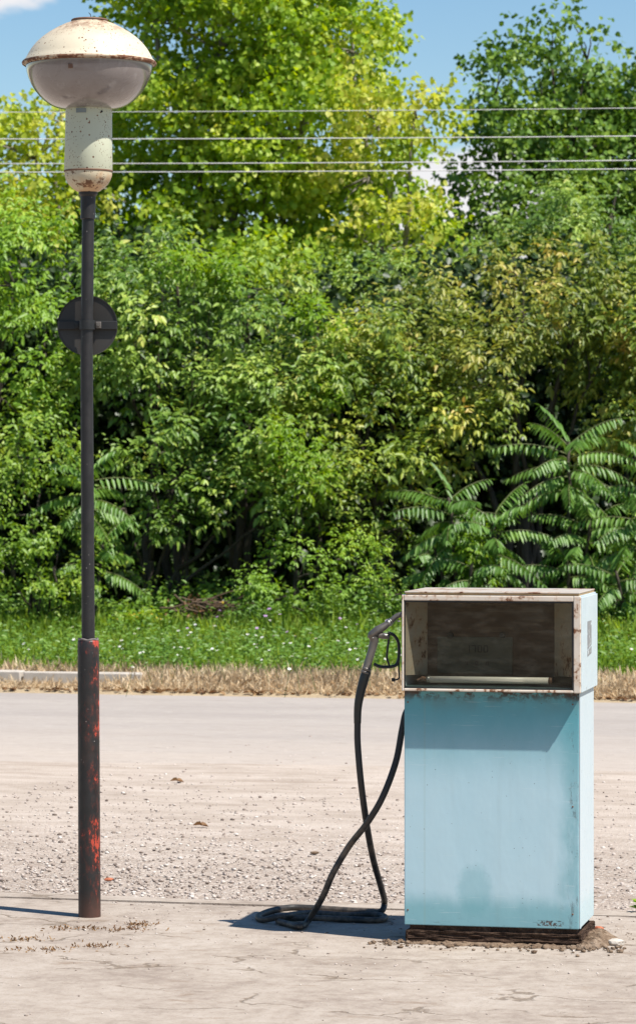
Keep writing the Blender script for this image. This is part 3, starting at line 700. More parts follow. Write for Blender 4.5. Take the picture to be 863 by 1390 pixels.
for px in (632, 646.5, 661):
    x, z = pxl(px - 2, 903.5); obj('counter_digit', digit(x, z, .011, .015, SEG['0'], DY - .0045), M['black'], cf)
obj('inner_shelf', bx(XL + T + .001, XR - T - .003, HY0 + .012, DY + .004, HZ0 + T + .001, HZ0 + T + .006), M['shelf'], pump)
# fluorescent tube lying in the tray
tb = bmesh.new(); zt = HZ0 + .038; yt = HY0 + .045
tube(tb, [(-.236, yt, zt), (.212, yt, zt)], .0125, 16)
tu = obj('fluorescent_tube', tb, M['tube'], pump, True)
for a, c_ in ((-.248, -.2362), (.2122, .224)):
    e = bmesh.new(); tube(e, [(a, yt, zt), (c_, yt, zt)], .0134, 16); obj('end_cap', e, M['steel'] if a < 0 else M['brown'], tu, True)
e = bmesh.new(); tube(e, smooth_path([(-.285, yt - .005, zt - .004), (-.268, yt + .004, zt + .003), (-.2485, yt, zt)], 4), [.004] * 4 + [.008] * 4 + [.010], 10); obj('lamp_holder', e, M['brown'], tu, True)
# lid and its board edge
lb = bmesh.new(); box(lb, XL + .010, XR - .004, HY0 + .004, HY1 - .003, HZ1 + .0075, HZ1 + .0125, .0015); obj('lid', lb, M['lid'], pump)
obj('lid_board', bx(XL + .014, XR - .006, HY0 + .008, HY1 - .006, HZ1 + .0005, HZ1 + .007, bev=.001), M['lidedge'], pump)
# torn grey sticker with fine bars on the head's side
g = G('worn_grey_barcode_sticker'); p = g.co(); x_, y_, z_ = g.xyz(p)
bars = g.rng(g.noise(g.map(p, (0, 150, 0)), 1, 2), .5, .53); c = g.mix(g.mul(bars, .75), (.27, .27, .26), (.09, .09, .085)); tear = g.rng(g.noise(p, 50, 4), .60, .63); c = g.mix(tear, c, (.6, .64, .63))
M['sticker'] = g.done(g.bsdf(c, .7))
st = bmesh.new(); y0, y1 = -.065, .045
for (za, zb, zc, zd) in ((1.098, 1.204, 1.204, 1.112), (1.072, 1.094, 1.106, 1.080)):
    vs = [st.verts.new((XR + .0056, y0, za)), st.verts.new((XR + .0056, y1, zd)), st.verts.new((XR + .0056, y1, zc)), st.verts.new((XR + .0056, y0, zb))]
    st.faces.new(vs)
r_ = bmesh.ops.extrude_face_region(st, geom=st.faces[:]); bmesh.ops.translate(st, vec=(.0005, 0, 0), verts=[v for v in r_['geom'] if isinstance(v, bmesh.types.BMVert)])
obj('sticker', st, M['sticker'], pump)
# nozzle holster on the left side
b = bmesh.new(); box(b, XL - .010, XL - .0005, -.10, -.01, 1.12, 1.26, .003); obj('nozzle_holster', b, M['black'], pump)

# ================================================================== HOSE AND NOZZLE
NY = 12.66
def nz(px, py, dy=0): return tuple(at(px, py, NY + dy))
hose_root = empty('fuel_hose', tuple(Vector((at(430, 1240, 13.1).x, 13.1, 0))))
tag(hose_root, 'black rubber fuel hose coiled on the concrete, its metal nozzle hung on the pump', 'fuel hose')
ho = Vector(hose_root.location)
def hobj(name, bm, m, parent=None, smooth=True):
    for v in bm.verts: v.co -= ho
    return obj(name, bm, m, parent or hose_root, smooth)
def gp(px, py, h=.0125): Y = gy(py, h); return at(px, py, Y)
path = [nz(485, 979), nz(485.3, 1010), nz(489.5, 1060), at(497, 1116, 12.74), at(506, 1165, 12.90), at(516.5, 1203, 13.10), at(521.5, 1224, 13.24), gp(517, 1237, .02), gp(500, 1237.5), gp(463, 1235), gp(425, 1232.5), gp(392, 1232), gp(366, 1237), gp(351, 1244), gp(357, 1248.5), gp(383, 1244, .03), gp(420, 1239.5, .018), gp(470, 1242.5), gp(505, 1241.5), gp(522, 1244.5), gp(512, 1249), gp(470, 1248), gp(420, 1246, .02), gp(388, 1247), gp(378, 1250.5), gp(392, 1254.5), gp(407, 1257.5, .016), at(418, 1250, 12.93), at(438, 1217, 12.85), at(452, 1185, 12.81), at(474, 1148, 12.78), at(497.5, 1118, 12.66), at(519, 1082, 12.62), at(537, 1034, 12.64), at(545.5, 990, 12.66), at(552, 965, 12.67), at(567, 955, 12.68)]
b = bmesh.new(); tube(b, smooth_path(path, 8), .0125, 14); g = G('dusty_black_hose_rubber'); p = g.geo(); x, y, z = g.xyz(p); f = g.noise(p, 14, 5, .7)
c = g.mix(f, (.018, .017, .016), (.036, .033, .030)); dust = g.mul(g.rng(z, .55, .25, 0, 1), g.rng(f, .42, .66)); c = g.mix(g.mul(dust, .75), c, (.15, .115, .085)); M['hose'] = g.done(g.bsdf(c, .55, 0, .4, g.bump(g.noise(g.map(p, (1, 1, .3)), 120, 3), .25, .002)))
hose = hobj('hose', b, M['hose'])
b = bmesh.new(); P_, r_ = arc_tube([nz(497.5, 911), nz(493, 925), nz(488, 945), nz(485.5, 962), nz(485, 982)], [.0180, .0185, .0168, .0150, .0137], 6); tube(b, P_, r_, 16, .9); hobj('rubber_boot', b, M['boot'])
# nozzle: body, grip, spout, collars, guard, trigger, hold-open rod
noz = empty('nozzle'); noz.parent = hose_root
b = bmesh.new(); P_, r_ = arc_tube([nz(500.5, 866), nz(504, 862), nz(512, 856), nz(520, 851), nz(528.5, 845)], [.008, .0185, .0215, .0185, .0135], 6); tube(b, P_, r_, 18, .8)
P_, r_ = arc_tube([nz(505, 861), nz(507.5, 869), nz(504, 884), nz(499.5, 899), nz(496.5, 911)], [.0195, .0170, .0150, .0150, .0165], 6); tube(b, P_, r_, 18, .85)
P_, r_ = arc_tube([nz(513, 862), nz(520, 863), nz(529, 864)], [.014, .016, .0125], 5); tube(b, P_, r_, 8, .8)
noz_body = hobj('nozzle_body', b, M['nozzle'], noz)
b = bmesh.new(); P_, r_ = arc_tube([nz(527, 846), nz(531, 842.5), nz(536, 838), nz(541, 835), nz(549, 834)], [.0115, .0105, .0102, .0100, .0100], 6); tube(b, P_, r_, 16); hobj('spout', b, M['nozzle'], noz)
b = bmesh.new(); P_ = [nz(526.5, 846.2), nz(529.2, 844.2)]; tube(b, P_, .0145, 16); P_ = [nz(530, 843.4), nz(531, 842.6)]; tube(b, P_, .0125, 16); hobj('spout_collar', b, M['steel'], noz)
b = bmesh.new(); P_ = [nz(498.5, 906.5), nz(497, 910)]; tube(b, P_, .0175, 18); tube(b, [nz(496.6, 911), nz(495.6, 914)], .0185, 18); hobj('swivel_collar', b, M['nozzle'], noz)
b = bmesh.new(); tube(b, smooth_path([nz(526, 859), nz(534, 862), nz(540, 871), nz(541.5, 884), nz(540, 897), nz(536, 903.5), nz(524, 905.5), nz(514, 904.5), nz(507, 901)], 7), .0062, 10, 1.7, nrm=(0, 1, 0)); hobj('trigger_guard', b, M['black'], noz)
b = bmesh.new(); tube(b, smooth_path([nz(527.5, 868), nz(525.8, 880), nz(525, 893), nz(528, 903)], 6), .0042, 8, 2.0, nrm=(0, 1, 0)); hobj('trigger', b, M['black'], noz)
b = bmesh.new(); tube(b, smooth_path([nz(541, 897), nz(541, 910), nz(541.5, 920), nz(538, 922.5), nz(534, 922.8)], 5), .0033, 8); tube(b, [nz(536, 922.8), nz(531, 922.8)], .0072, 10); hobj('latch_rod', b, M['black'], noz)
b = bmesh.new(); tube(b, [nz(519, 860.5, -.020), nz(527, 864, -.020)], .0035, 6); hobj('nozzle_ridge', b, M['steel'], noz)
b = bmesh.new(); sphere(b, nz(506, 866, -.017), .0035); hobj('nozzle_screw', b, M['steel'], noz)

# ================================================================== STREET LAMP
LY = 13.2; S = LY / F
lb_ = at(122, 1245, LY); lamp = empty('street_lamp', (lb_.x, LY, 0))
tag(lamp, 'black pole lamp with rusty cream mushroom head and red paint showing on its base sleeve', 'street lamp')
def hz(py): return EYE + (HY - py) * S          # height of a picture row at the lamp
def lx(px): return (px - 122) * S
def lean(bm, fx, fy=lambda z: 0):
    for v in bm.verts: v.co.x += fx(v.co.z)
    return bm
zs, ze = hz(870), hz(262)
f_sleeve = lambda z: lx(122 - 1.8 * z / zs)
f_pole = lambda z: lx(120.2 - 2.2 * min(1, max(0, (z - zs) / (hz(480) - zs))) + 2.4 * max(0, (z - hz(480)) / (ze - hz(480))))
b = bmesh.new(); lathe(b, [(0, -.02), (15.2 * S, -.02)] + [(15.2 * S - .002 * k / 20, zs * k / 20 - .004 * (k == 20)) for k in range(21)] + [(13.8 * S, zs + .002), (13 * S, zs + .004), (9 * S, zs + .006)], 40); obj('base_sleeve', lean(b, f_sleeve), m_pole(True), lamp, True)
# rust-coloured weld bead on top of the sleeve
b = bmesh.new(); ring = [(math.cos(a) * .037 , math.sin(a) * .037, zs + .006 + .002 * math.sin(a * 5)) for a in np.linspace(0, 2 * math.pi, 40)]
tube(b, ring, [.004 + .0015 * random.random() for _ in ring], 6); obj('weld_bead', lean(b, f_sleeve), m_simple('greyish_weld', (.14, .12, .11), .8, 0, .6, 60), lamp, True)
b = bmesh.new(); lathe(b, [(9.0 * S, zs - .01)] + [((9.0 - .8 * k / 24) * S, zs + (hz(296) - zs) * k / 24) for k in range(25)], 32); obj('pole', lean(b, f_pole), m_pole(), lamp, True)
hc = lx(121); hx = lambda z: lx(120 + 2.2 * (z - ze) / (hz(25) - ze))
b = bmesh.new(); lathe(b, [(8.3 * S, hz(298)), (10.2 * S, hz(297)), (10.2 * S, hz(267)), (12.8 * S, hz(264)), (13.2 * S, hz(260)), (12 * S, hz(257)), (0, hz(257))], 32); obj('collar', lean(b, hx), m_pole(), lamp, False)
m_neck = m_lampshade('speckled_pale_green_enamel', (.52, .53, .39), .17)
b = bmesh.new(); lathe(b, [(31.5 * S, hz(145)), (31.5 * S, hz(150)), (32 * S, hz(190)), (32.8 * S, hz(231)), (32.2 * S, hz(232))], 56); neck = obj('neck', lean(b, hx), m_neck, lamp, True)
b = bmesh.new(); lathe(b, [(32.2 * S, hz(231.2)), (33.2 * S, hz(231.6)), (33.2 * S, hz(233.2)), (32.2 * S, hz(233.8))], 56); obj('seam_ring', lean(b, hx), M['brown'], neck, True)
b = bmesh.new(); lathe(b, [(32.2 * S, hz(233)), (32.2 * S, hz(238)), (30.4 * S, hz(244)), (27 * S, hz(250)), (22 * S, hz(255)), (16 * S, hz(259.5)), (12.3 * S, hz(261))], 56); obj('bottom_cup', lean(b, hx), m_lampshade('rust_patched_cream_enamel', (.56, .48, .33), .12, patch=1), lamp, True)
# name plate and screw hole on the neck
b = bmesh.new()
for k in range(6):
    a0, a1 = R(-118 + k * 4.2), R(-118 + (k + 1) * 4.2); r1 = 32.1 * S
    q = [b.verts.new((r1 * math.cos(a), r1 * math.sin(a), hz(y))) for a, y in ((a0, 156), (a1, 156), (a1, 150), (a0, 150))]; b.faces.new(q)
bmesh.ops.remove_doubles(b, verts=b.verts, dist=1e-5)
r_ = bmesh.ops.extrude_face_region(b, geom=b.faces[:]); 
for v in [v for v in r_['geom'] if isinstance(v, bmesh.types.BMVert)]: v.co.x *= 1.02; v.co.y *= 1.02
obj('name_plate', lean(b, hx), m_simple('grey_name_plate', (.22, .24, .23), .5, .3), neck)
b = bmesh.new(); a = R(-53); sphere(b, (31.7 * S * math.cos(a), 31.7 * S * math.sin(a), hz(154)), .0045); obj('screw', lean(b, hx), M['black'], neck, True)
bowl_p = [(85.5, 84), (86, 90), (84.5, 98), (82, 106), (78, 115), (73, 123), (67, 130.5), (60, 137), (52, 142.5), (44, 146), (36, 148), (31.6, 148.5)]
b = bmesh.new(); lathe(b, [(r * S, hz(y)) for r, y in bowl_p], 72); bowl = obj('bowl', lean(b, hx), m_bowl(), lamp, True)
b = bmesh.new(); box(b, -.010, .008, -.008, .004, -.010, .008, .002); q = Vector((hx(hz(95)) - 19 * S, -80.5 * S, hz(99))); bmesh.ops.translate(b, vec=q, verts=b.verts); obj('bowl_catch', b, M['brown'], bowl)
m_dome = m_lampshade('rusty_cream_enamel_dome', (.60, .52, .38), .12, zfade=(hz(60), hz(26)))
dome_p = [(84.8, 88.5), (88.5, 88), (90.2, 85.8), (89.6, 83.2), (86, 80), (83, 74), (78.5, 66.5), (72, 58.5), (64, 51), (55, 44.5), (45, 38.5), (34, 33), (24.5, 29.6)]
b = bmesh.new(); lathe(b, [(r * S, hz(y)) for r, y in dome_p] + [(24.6 * S, hz(27.6)), (23.4 * S, hz(26.2)), (12 * S, hz(24.6)), (0, hz(24.2))], 72); dome = obj('dome', lean(b, hx), m_dome, lamp, True)
b = bmesh.new(); lathe(b, [(88.8 * S, hz(89.2)), (90.8 * S, hz(88)), (91.4 * S, hz(85.6)), (90.4 * S, hz(84))], 72); obj('dome_rim', lean(b, hx), m_cream('rusty_rim_paint', (.40, .32, .22), .56, 50), dome, True)
b = bmesh.new(); lathe(b, [(24.0 * S, hz(29)), (25.2 * S, hz(28.4)), (25.0 * S, hz(27)), (23.5 * S, hz(26))], 40); obj('cap_ring', lean(b, hx), M['brown'], dome, True)
b = bmesh.new(); tube(b, smooth_path([(hx(3.56) + .003, 0, hz(25)), (hx(3.56) + .004, 0, hz(21)), (hx(3.56) - .004, 0, hz(17))], 4), .0014, 5); tube(b, [(hx(3.56) + .004, 0, hz(21)), (hx(3.56) + .002, 0, hz(18.5))], .0012, 5); obj('loose_wire', b, M['black'], dome)

# round sign seen from behind, clamped to the pole
sc_ = at(119.2, 442, LY + .07); sign = empty('road_sign', tuple(sc_))
tag(sign, 'small round traffic sign seen from its dark back, clamped halfway up the lamp pole', 'road sign')
g = G('dark_sign_back'); p = g.co(); f = g.noise(p, 9, 4); x_, y_, z_ = g.xyz(p)
c = g.mix(f, (.008, .007, .006), (.034, .028, .022)); c = g.mix(g.rng(z_, -.01, -.06, 0, .4), c, (.055, .05, .045)); M['signback'] = g.done(g.bsdf(c, .45))
rr = 40.8 * (LY + .07) / F
b = bmesh.new(); lathe(b, [(0, .0012), (rr - .004, .0012), (rr - .003, .007), (rr, .007), (rr, -.0022), (rr - .004, -.003), (0, -.003)], 64)
bmesh.ops.rotate(b, cent=(0, 0, 0), matrix=Matrix.Rotation(R(90), 3, 'X'), verts=b.verts); disc = obj('sign_plate', b, M['signback'], sign, False)
b = bmesh.new(); box(b, -rr + .004, rr - .003, -.016, -.009, -.016, .018, .002); box(b, -rr + .004, rr - .003, -.009, -.0015, .012, .018); box(b, -rr + .004, rr - .003, -.009, -.0015, -.016, -.010)
obj('bracket_bar', b, M['black'], sign)
px_ = lx(118.4) + lb_.x - sc_.x
b = bmesh.new(); lathe(b, [(8.8 * S, -.019), (10.6 * S, -.019), (10.6 * S, .019), (8.8 * S, .019)], 28, px_, -.07); obj('clamp', b, M['black'], sign)
for sx in (14.5, -14):
    b = bmesh.new(); box(b, px_ + sx * S - .011, px_ + sx * S + .011, -.030, -.0165, -.012, .014, .002); tube(b, [(px_ + sx * S, -.030, .001), (px_ + sx * S, -.040, .001)], .006, 6); obj('clamp_bolt', b, M['nozzle'] if sx > 0 else M['black'], sign)

# ================================================================== OVERHEAD WIRES
WY = 29.5
for (l, r_, lab) in ((152, 146.5, 'thin overhead wire, the topmost of four in front of the trees'), (188.5, 184.5, 'pale overhead wire, second from the top of four'), (222, 217.5, 'pale overhead wire, third from the top, just above its close neighbour'), (233.5, 229, 'pale overhead wire, the lowest of four in front of the trees')):
    b = bmesh.new(); pts = []
    for k in range(61):
        px = -3000 + k * (6863 / 60); t = (px - CX) / 863.; py = (l + r_) / 2 + (r_ - l) * t + 1.3 - 2.2 * t * t * 2
        pts.append(at(px, py, WY))
    tube(b, pts, .0046 if l != 152 else .0032, 6); o = obj('overhead_wire', b, M['wire'], smooth=True); tag(o, lab, 'overhead wire', 'overhead wires crossing before the trees')

# ================================================================== TREES
BE = 'maple bushes of the belt behind the verge'
def T_(name, label, cat, bpx, Y, lst, m, kind='elder', **k): return tree(name, label, cat, bxy(bpx, Y + .6), PL(lst, Y), m, kind, **k)
BE = 'maple bushes of the belt behind the verge'
PO = 'tall poplars behind the belt'
# back row: dense screens that close the gaps
for i, (px, py, rx, ry) in enumerate(((-260, 420, 230, 330), (120, 560, 190, 250), (430, 590, 200, 240), (740, 580, 170, 250), (1120, 420, 230, 330))):
    T_('dense_or_added_tree', ['dark round tree beyond the left edge of the belt', 'dark tree deep behind the lamp pole', 'dark tree deep behind the middle of the belt', 'dark tree deep behind the pump', 'dark round tree beyond the right edge of the belt'][i], 'tree', px, 47, [(px, py, rx, ry, 0, 1.8), (px - 60, py + 120, rx * .8, ry * .6, -1, 1.6), (px + 70, py + 130, rx * .8, ry * .6, -1.5, 1.6)], 'deep', 'poplar', dens=9, size=.13, ln=.55, sub=(.4, .7), face=.1, tw=.1)
for i, (px, py, rx) in enumerate(((-60, 450, 150), (190, 470, 140), (430, 490, 130), (660, 490, 120), (900, 460, 150))):  # second rank, added to keep the hollows behind the belt in shadow
    T_('dense_or_added_tree', ['tree added in the second rank for shade, at the left edge', 'tree added in the second rank for shade, behind the lamp pole', 'tree added in the second rank for shade, behind the middle bushes', 'tree added in the second rank for shade, behind the pump', 'tree added in the second rank for shade, at the right edge'][i], 'tree', px, 38.6, [(px, py, rx, 85, 0, 2.1), (px + 40, py + 50, rx * .9, 75, .8, 2.0)], 'deep', 'poplar', dens=13, size=.085, ln=.42, sub=(.4, .65), face=.8, tw=.1)
c = Cloud(); n = 5200; X = rng.uniform(-11, 11, n); Y_ = rng.uniform(36.8, 41, n); P = np.stack([X, Y_, .1 + rng.random(n) * 2.4], -1)
twigs_poplar(c, P, Z + rdir(n), .12, 12, .5); tag(c.build('undergrowth', M['deep']), kind='stuff')
# poplars
T_('poplar_tree', 'tall sunlit yellow-green poplar filling the middle of the skyline', 'tree', 360, 42, [(300, 70, 120, 110, 0, 1.2), (415, 60, 90, 110, .2, 1.2), (250, 190, 90, 110, .3, 1.1), (390, 200, 120, 120, -.3, 1.3), (330, 320, 130, 110, 0, 1.2), (470, 330, 100, 110, .2, 1.1), (330, 400, 110, 50, -.8, .9), (440, 410, 80, 50, -.8, .9), (380, -90, 130, 90, 0, 1.2), (212, 30, 62, 75, .4, .9)], 'popl', 'poplar', dens=21, size=.078, bark='pale', r0=.14, group=PO, tw=.5)
T_('poplar_tree', 'yellowing poplar whose right side tapers off against the open sky', 'tree', 520, 41, [(512, 165, 64, 75, 0, .9), (562, 160, 46, 60, 0, .7), (478, 70, 36, 70, .2, .7), (528, 275, 32, 55, 0, .8), (500, 240, 75, 80, 0, .8), (520, 340, 70, 60, -.3, .8), (560, 390, 50, 40, -.5, .6)], 'popy', 'poplar', dens=19, size=.080, bark='pale', r0=.09, group=PO, sub=(.2, .4), tw=.5)
T_('poplar_tree', 'yellowing poplar behind the lamp head at the left', 'tree', 60, 41, [(50, 215, 62, 85, 0, .9), (85, 170, 45, 60, .2, .7), (20, 290, 60, 90, 0, .9), (-60, 260, 80, 110, 0, 1), (130, 250, 50, 80, 0, .8)], 'popy', 'poplar', dens=18, size=.078, bark='pale', r0=.09, group=PO, sub=(.2, .38), tw=.5)
T_('poplar_tree', 'green poplar crown between the lamp head and the tallest poplar', 'tree', 180, 43.5, [(165, 330, 110, 110, 0, 1.1), (205, 230, 55, 80, 0, .8), (60, 380, 110, 100, 0, 1.1)], 'popl', 'poplar', dens=17, size=.078, bark='pale', r0=.09, group=PO, tw=.5)
T_('poplar_tree', 'dark green poplar with spiky top tall above the pump', 'tree', 740, 44, [(735, 150, 85, 75, 0, 1), (672, 130, 34, 58, 0, .6), (680, 215, 38, 58, 0, .7), (748, 75, 26, 50, 0, .5), (796, 80, 30, 58, 0, .5), (710, 270, 78, 80, 0, 1), (790, 210, 60, 90, 0, .9), (675, 340, 48, 42, 0, .7)], 'popd', 'poplar', dens=27, size=.082, bark='bark', r0=.07, group=PO, sub=(.18, .38), tw=.5, cl=.52)
T_('poplar_tree', 'dark green poplar at the right edge behind the spiky one', 'tree', 870, 45, [(865, 150, 48, 75, 0, .8), (900, 220, 90, 110, 0, 1.1), (835, 250, 60, 80, 0, .9), (830, 340, 80, 80, 0, 1)], 'popd', 'poplar', dens=26, size=.082, bark='bark', r0=.08, group=PO, sub=(.18, .4), tw=.5, cl=.44)
T_('maple_tree', 'mid green tree filling the space below the spiky poplar', 'tree', 740, 40, [(740, 370, 110, 60, 0, 1), (830, 290, 70, 50, 0, .8), (760, 305, 60, 40, 0, .7)], 'elder', 'elder', dens=14, size=.085, tw=.4)
T_('maple_tree', 'shaded green tree below the yellowing poplar at the sky gap', 'tree', 590, 40, [(575, 385, 75, 45, 0, .9), (540, 430, 90, 45, -1.5, .8), (470, 400, 90, 50, 0, .9), (625, 410, 60, 50, -.3, .8)], 'elder', 'elder', dens=15, size=.082, tw=.4)
T_('maple_tree', 'deep green tree below the tallest poplar', 'tree', 340, 40, [(360, 400, 110, 60, 0, 1), (240, 400, 90, 70, 0, 1), (440, 440, 80, 60, 0, .9)], 'popl', 'poplar', dens=15, size=.075, tw=.5, bark='pale')
# maple belt
T_('maple_bush', 'sunny yellow-green maple at the left edge beside the round sign', 'tree', 10, 35, [(30, 330, 34, 50, .5, .5), (20, 390, 75, 75, 0, .8), (-70, 430, 80, 110, 0, .9), (60, 480, 60, 80, 0, .7), (0, 540, 70, 80, -.2, .8)], 'fresh', dens=19, group=BE, stems=2, r0=.06)
T_('maple_bush', 'broad green maple just right of the lamp pole', 'tree', 230, 35, [(215, 430, 85, 75, 0, .9), (175, 520, 60, 75, 0, .8), (265, 510, 85, 85, -.2, .9), (240, 375, 50, 45, 0, .6), (165, 370, 30, 55, .4, .4)], 'elder', dens=17, group=BE, stems=3, r0=.06)
T_('maple_bush', 'light green maple in the middle, its top third along the belt', 'tree', 350, 34.8, [(335, 470, 75, 70, 0, .8), (390, 540, 75, 80, -.1, .8), (320, 590, 70, 70, -.2, .8), (300, 680, 60, 55, -.5, .7), (345, 395, 30, 45, .3, .4)], 'elder', dens=17, group=BE, stems=3, r0=.06)
T_('maple_bush', 'olive maple with yellow shoot tips in the middle of the belt', 'tree', 500, 34.6, [(470, 480, 70, 65, 0, .8), (545, 500, 70, 70, 0, .8), (500, 580, 85, 75, -.2, .9), (585, 580, 70, 70, 0, .8)], 'olive', dens=17, group=BE, stems=3, r0=.06)
T_('maple_bush', 'olive maple with orange-tinged top above the pump', 'tree', 690, 34.8, [(640, 450, 75, 65, 0, .8), (710, 420, 65, 60, 0, .7), (780, 430, 75, 65, 0, .8), (690, 520, 90, 75, 0, .9), (800, 520, 85, 75, 0, .9), (700, 370, 26, 45, .3, .35), (790, 375, 30, 40, .3, .4), (560, 420, 34, 40, .3, .4)], 'orange', dens=16.5, group=BE, stems=3, r0=.06)
T_('maple_bush', 'olive maple at the right edge above the fan-leaved tree', 'tree', 880, 35.2, [(870, 440, 70, 80, 0, .8), (880, 560, 80, 90, 0, .8), (850, 640, 60, 60, .2, .7)], 'olive', dens=18, group=BE, stems=2, r0=.06)
T_('maple_bush', 'low maple bush with drooping pale leaves above the dark hollow', 'bush', 240, 33.9, [(215, 620, 55, 60, 0, .6), (235, 700, 55, 55, 0, .6), (170, 690, 35, 50, .2, .5), (385, 650, 45, 60, 0, .5), (350, 715, 55, 45, .1, .5)], 'elder', dens=22, group=BE, stems=2, r0=.04)
T_('maple_bush', 'low olive maple bush in front of the middle of the belt', 'bush', 520, 34, [(510, 660, 60, 50, 0, .6), (550, 715, 45, 40, 0, .5), (440, 640, 45, 60, .1, .5), (470, 715, 40, 35, .2, .5)], 'olive', dens=16.5, group=BE, stems=2, r0=.04)
T_('leafy_shrub', 'dense small-leaved shrub at the left edge by the lamp pole', 'shrub', 20, 33, [(25, 620, 60, 60, 0, .6), (50, 700, 55, 55, 0, .6), (-30, 730, 70, 90, 0, .7), (75, 770, 50, 50, -.1, .5), (20, 790, 60, 50, -.2, .5), (125, 790, 30, 45, 0, .4)], 'shrub', 'simple', dens=44, size=.062, stems=4, r0=.025, ln=.26)
T_('leafy_shrub', 'bushy pale green shrub left of the nozzle at the back of the verge', 'shrub', 420, 33.2, [(405, 785, 45, 40, 0, .5), (450, 765, 45, 30, 0, .4), (375, 815, 35, 28, -.1, .4), (465, 805, 40, 35, -.1, .4)], 'fresh', 'elder', dens=34, size=.055, stems=4, r0=.02, ln=.22)
T_('leafy_shrub', 'low shaded shrub between the nozzle and the dark hollow', 'shrub', 520, 33.6, [(520, 810, 45, 28, 0, .4), (575, 770, 50, 40, .2, .5), (490, 840, 30, 16, -.2, .3)], 'weed', 'simple', dens=34, size=.055, stems=3, r0=.02)
T_('leafy_shrub', 'light green shrub showing right of the pump head', 'shrub', 850, 33, [(845, 820, 40, 32, 0, .4), (880, 770, 40, 50, .2, .5), (825, 850, 22, 16, -.3, .3)], 'fresh', 'elder', dens=30, size=.055, stems=3, r0=.02, ln=.22)
T_('leafy_shrub', 'low shrub by the foot of the maples behind the brush pile', 'shrub', 200, 34.2, [(180, 810, 35, 22, 0, .3), (235, 815, 45, 18, .3, .3), (330, 825, 35, 14, 0, .3)], 'shrub', 'simple', dens=34, size=.05, stems=3, r0=.02)
T_('lime_shrub', 'bright lime-green sapling just above the pump top', 'shrub', 652, 32.6, [(650, 740, 18, 26, 0, .18), (645, 775, 15, 26, 0, .18)], 'lime', 'elder', dens=32, size=.06, stems=1, r0=.015, ln=.16, sub=(.12, .2))
T_('lime_shrub', 'bright lime-green sapling in the middle of the belt', 'shrub', 400, 33.2, [(402, 610, 24, 24, 0, .2), (415, 645, 22, 24, 0, .2)], 'lime', 'elder', dens=26, size=.075, stems=1, r0=.02, ln=.2, sub=(.12, .22))
T_('lime_shrub', 'bright lime-green shoots high in the belt beside the round sign', 'shrub', 255, 34.3, [(265, 365, 30, 16, 0, .25), (295, 372, 16, 12, 0, .2)], 'lime', 'elder', dens=22, size=.085, stems=1, r0=.02, ln=.22, sub=(.12, .22))
T_('lime_shrub', 'bright lime-green shoots high in the centre below the tallest poplar', 'shrub', 430, 34, [(432, 450, 26, 22, 0, .25), (455, 545, 22, 16, 0, .2)], 'lime', 'elder', dens=18, size=.08, stems=1, r0=.02, ln=.22, sub=(.12, .22))

# ---- trees of heaven: arching feather leaves
def frond(c, sb, o, az, el, L, drop, tt, pairs=12, ll=.135):
    d = np.array([math.cos(az), math.sin(az), 0.]); side = np.array([-d[1], d[0], 0.]); pts = []
    tw = random.uniform(-.35, .35)
    for k in range(14):
        t = k / 13; pts.append(np.array(o) + L * (t * math.cos(el) * d + (t * math.sin(el) - .5 * drop * t * t) * Z + side * tw * .25 * t * t))
    tube(sb, pts, [.006 - .004 * k / 13 for k in range(14)], 5)
    P, D, LL = [], [], []
    for k in range(pairs):
        t = .16 + .84 * k / (pairs - 1); i = min(12, int(t * 13)); f = t * 13 - i; p = pts[i] * (1 - f) + pts[i + 1] * f; tg = pts[i + 1] - pts[i]; tg = tg / np.linalg.norm(tg)
        for sg in (-1, 1):
            P.append(p); D.append(side * sg * .75 + tg * .35 - Z * (.60 + .3 * random.random()) + rng.normal(size=3) * .06); LL.append(ll * (.55 + .55 * math.sin(math.pi * min(1, t * .75 + .2))) * random.uniform(.9, 1.1))
    P.append(pts[-1]); D.append(pts[-1] - pts[-2]); LL.append(ll * .7)
    P = np.array(P); D = np.array(D); LL = np.array(LL); n = len(P)
    c.add(P, D, np.tile(Z, (n, 1)) + rng.normal(size=(n, 3)) * .12, LL, LL * .26, np.clip(tt + rng.uniform(-.2, .2, n), 0, 1), .10, .20)
def heaven(label, bpx, Y, tops):
    bx0 = bxy(bpx, Y); root = empty('tree_of_heaven', (bx0[0], bx0[1], 0)); tag(root, label, 'tree', 'trees of heaven with feathery leaves')
    c = Cloud(); sb = bmesh.new(); tb = bmesh.new()
    for (px, py, dy, nf, Lf) in tops:
        top = at(px, py, Y + dy); low = Vector((bx0[0] + (top.x - bx0[0]) * .25, bx0[1], .0))
        limb(tb, low, top, .030, .013, 8, .03, 8)
        a0 = random.uniform(0, 6.28)
        for k in range(nf):
            t = k / nf; o = Vector(top).lerp(low, .22 * t * (1.2 / max(.6, top.z / 2)))
            az = a0 + k * 2.4; el = R(48 - 52 * t ** .6 + random.uniform(-9, 9)); L = Lf * random.uniform(.8, 1.12) * (.75 + .25 * math.sin(math.pi * min(1, t + .25)))
            frond(c, sb, o, az, el, L, .55 + .55 * t, .5 + random.uniform(-.25, .25), random.randint(11, 14))
    for bm_ in (sb, tb):
        for v in bm_.verts: v.co -= Vector((bx0[0], bx0[1], 0))
    cr = c.build('crown', M['ailan'], root, (bx0[0], bx0[1], 0)); obj('leaf_stalks', sb, M['redstem'], cr, True); obj('trunk', tb, M['bark'], root, True)
heaven('feather-leaved tree of heaven standing behind the lamp pole', 118, 33.1, [(122, 635, 0, 15, .66), (140, 735, 0, 8, .55)])
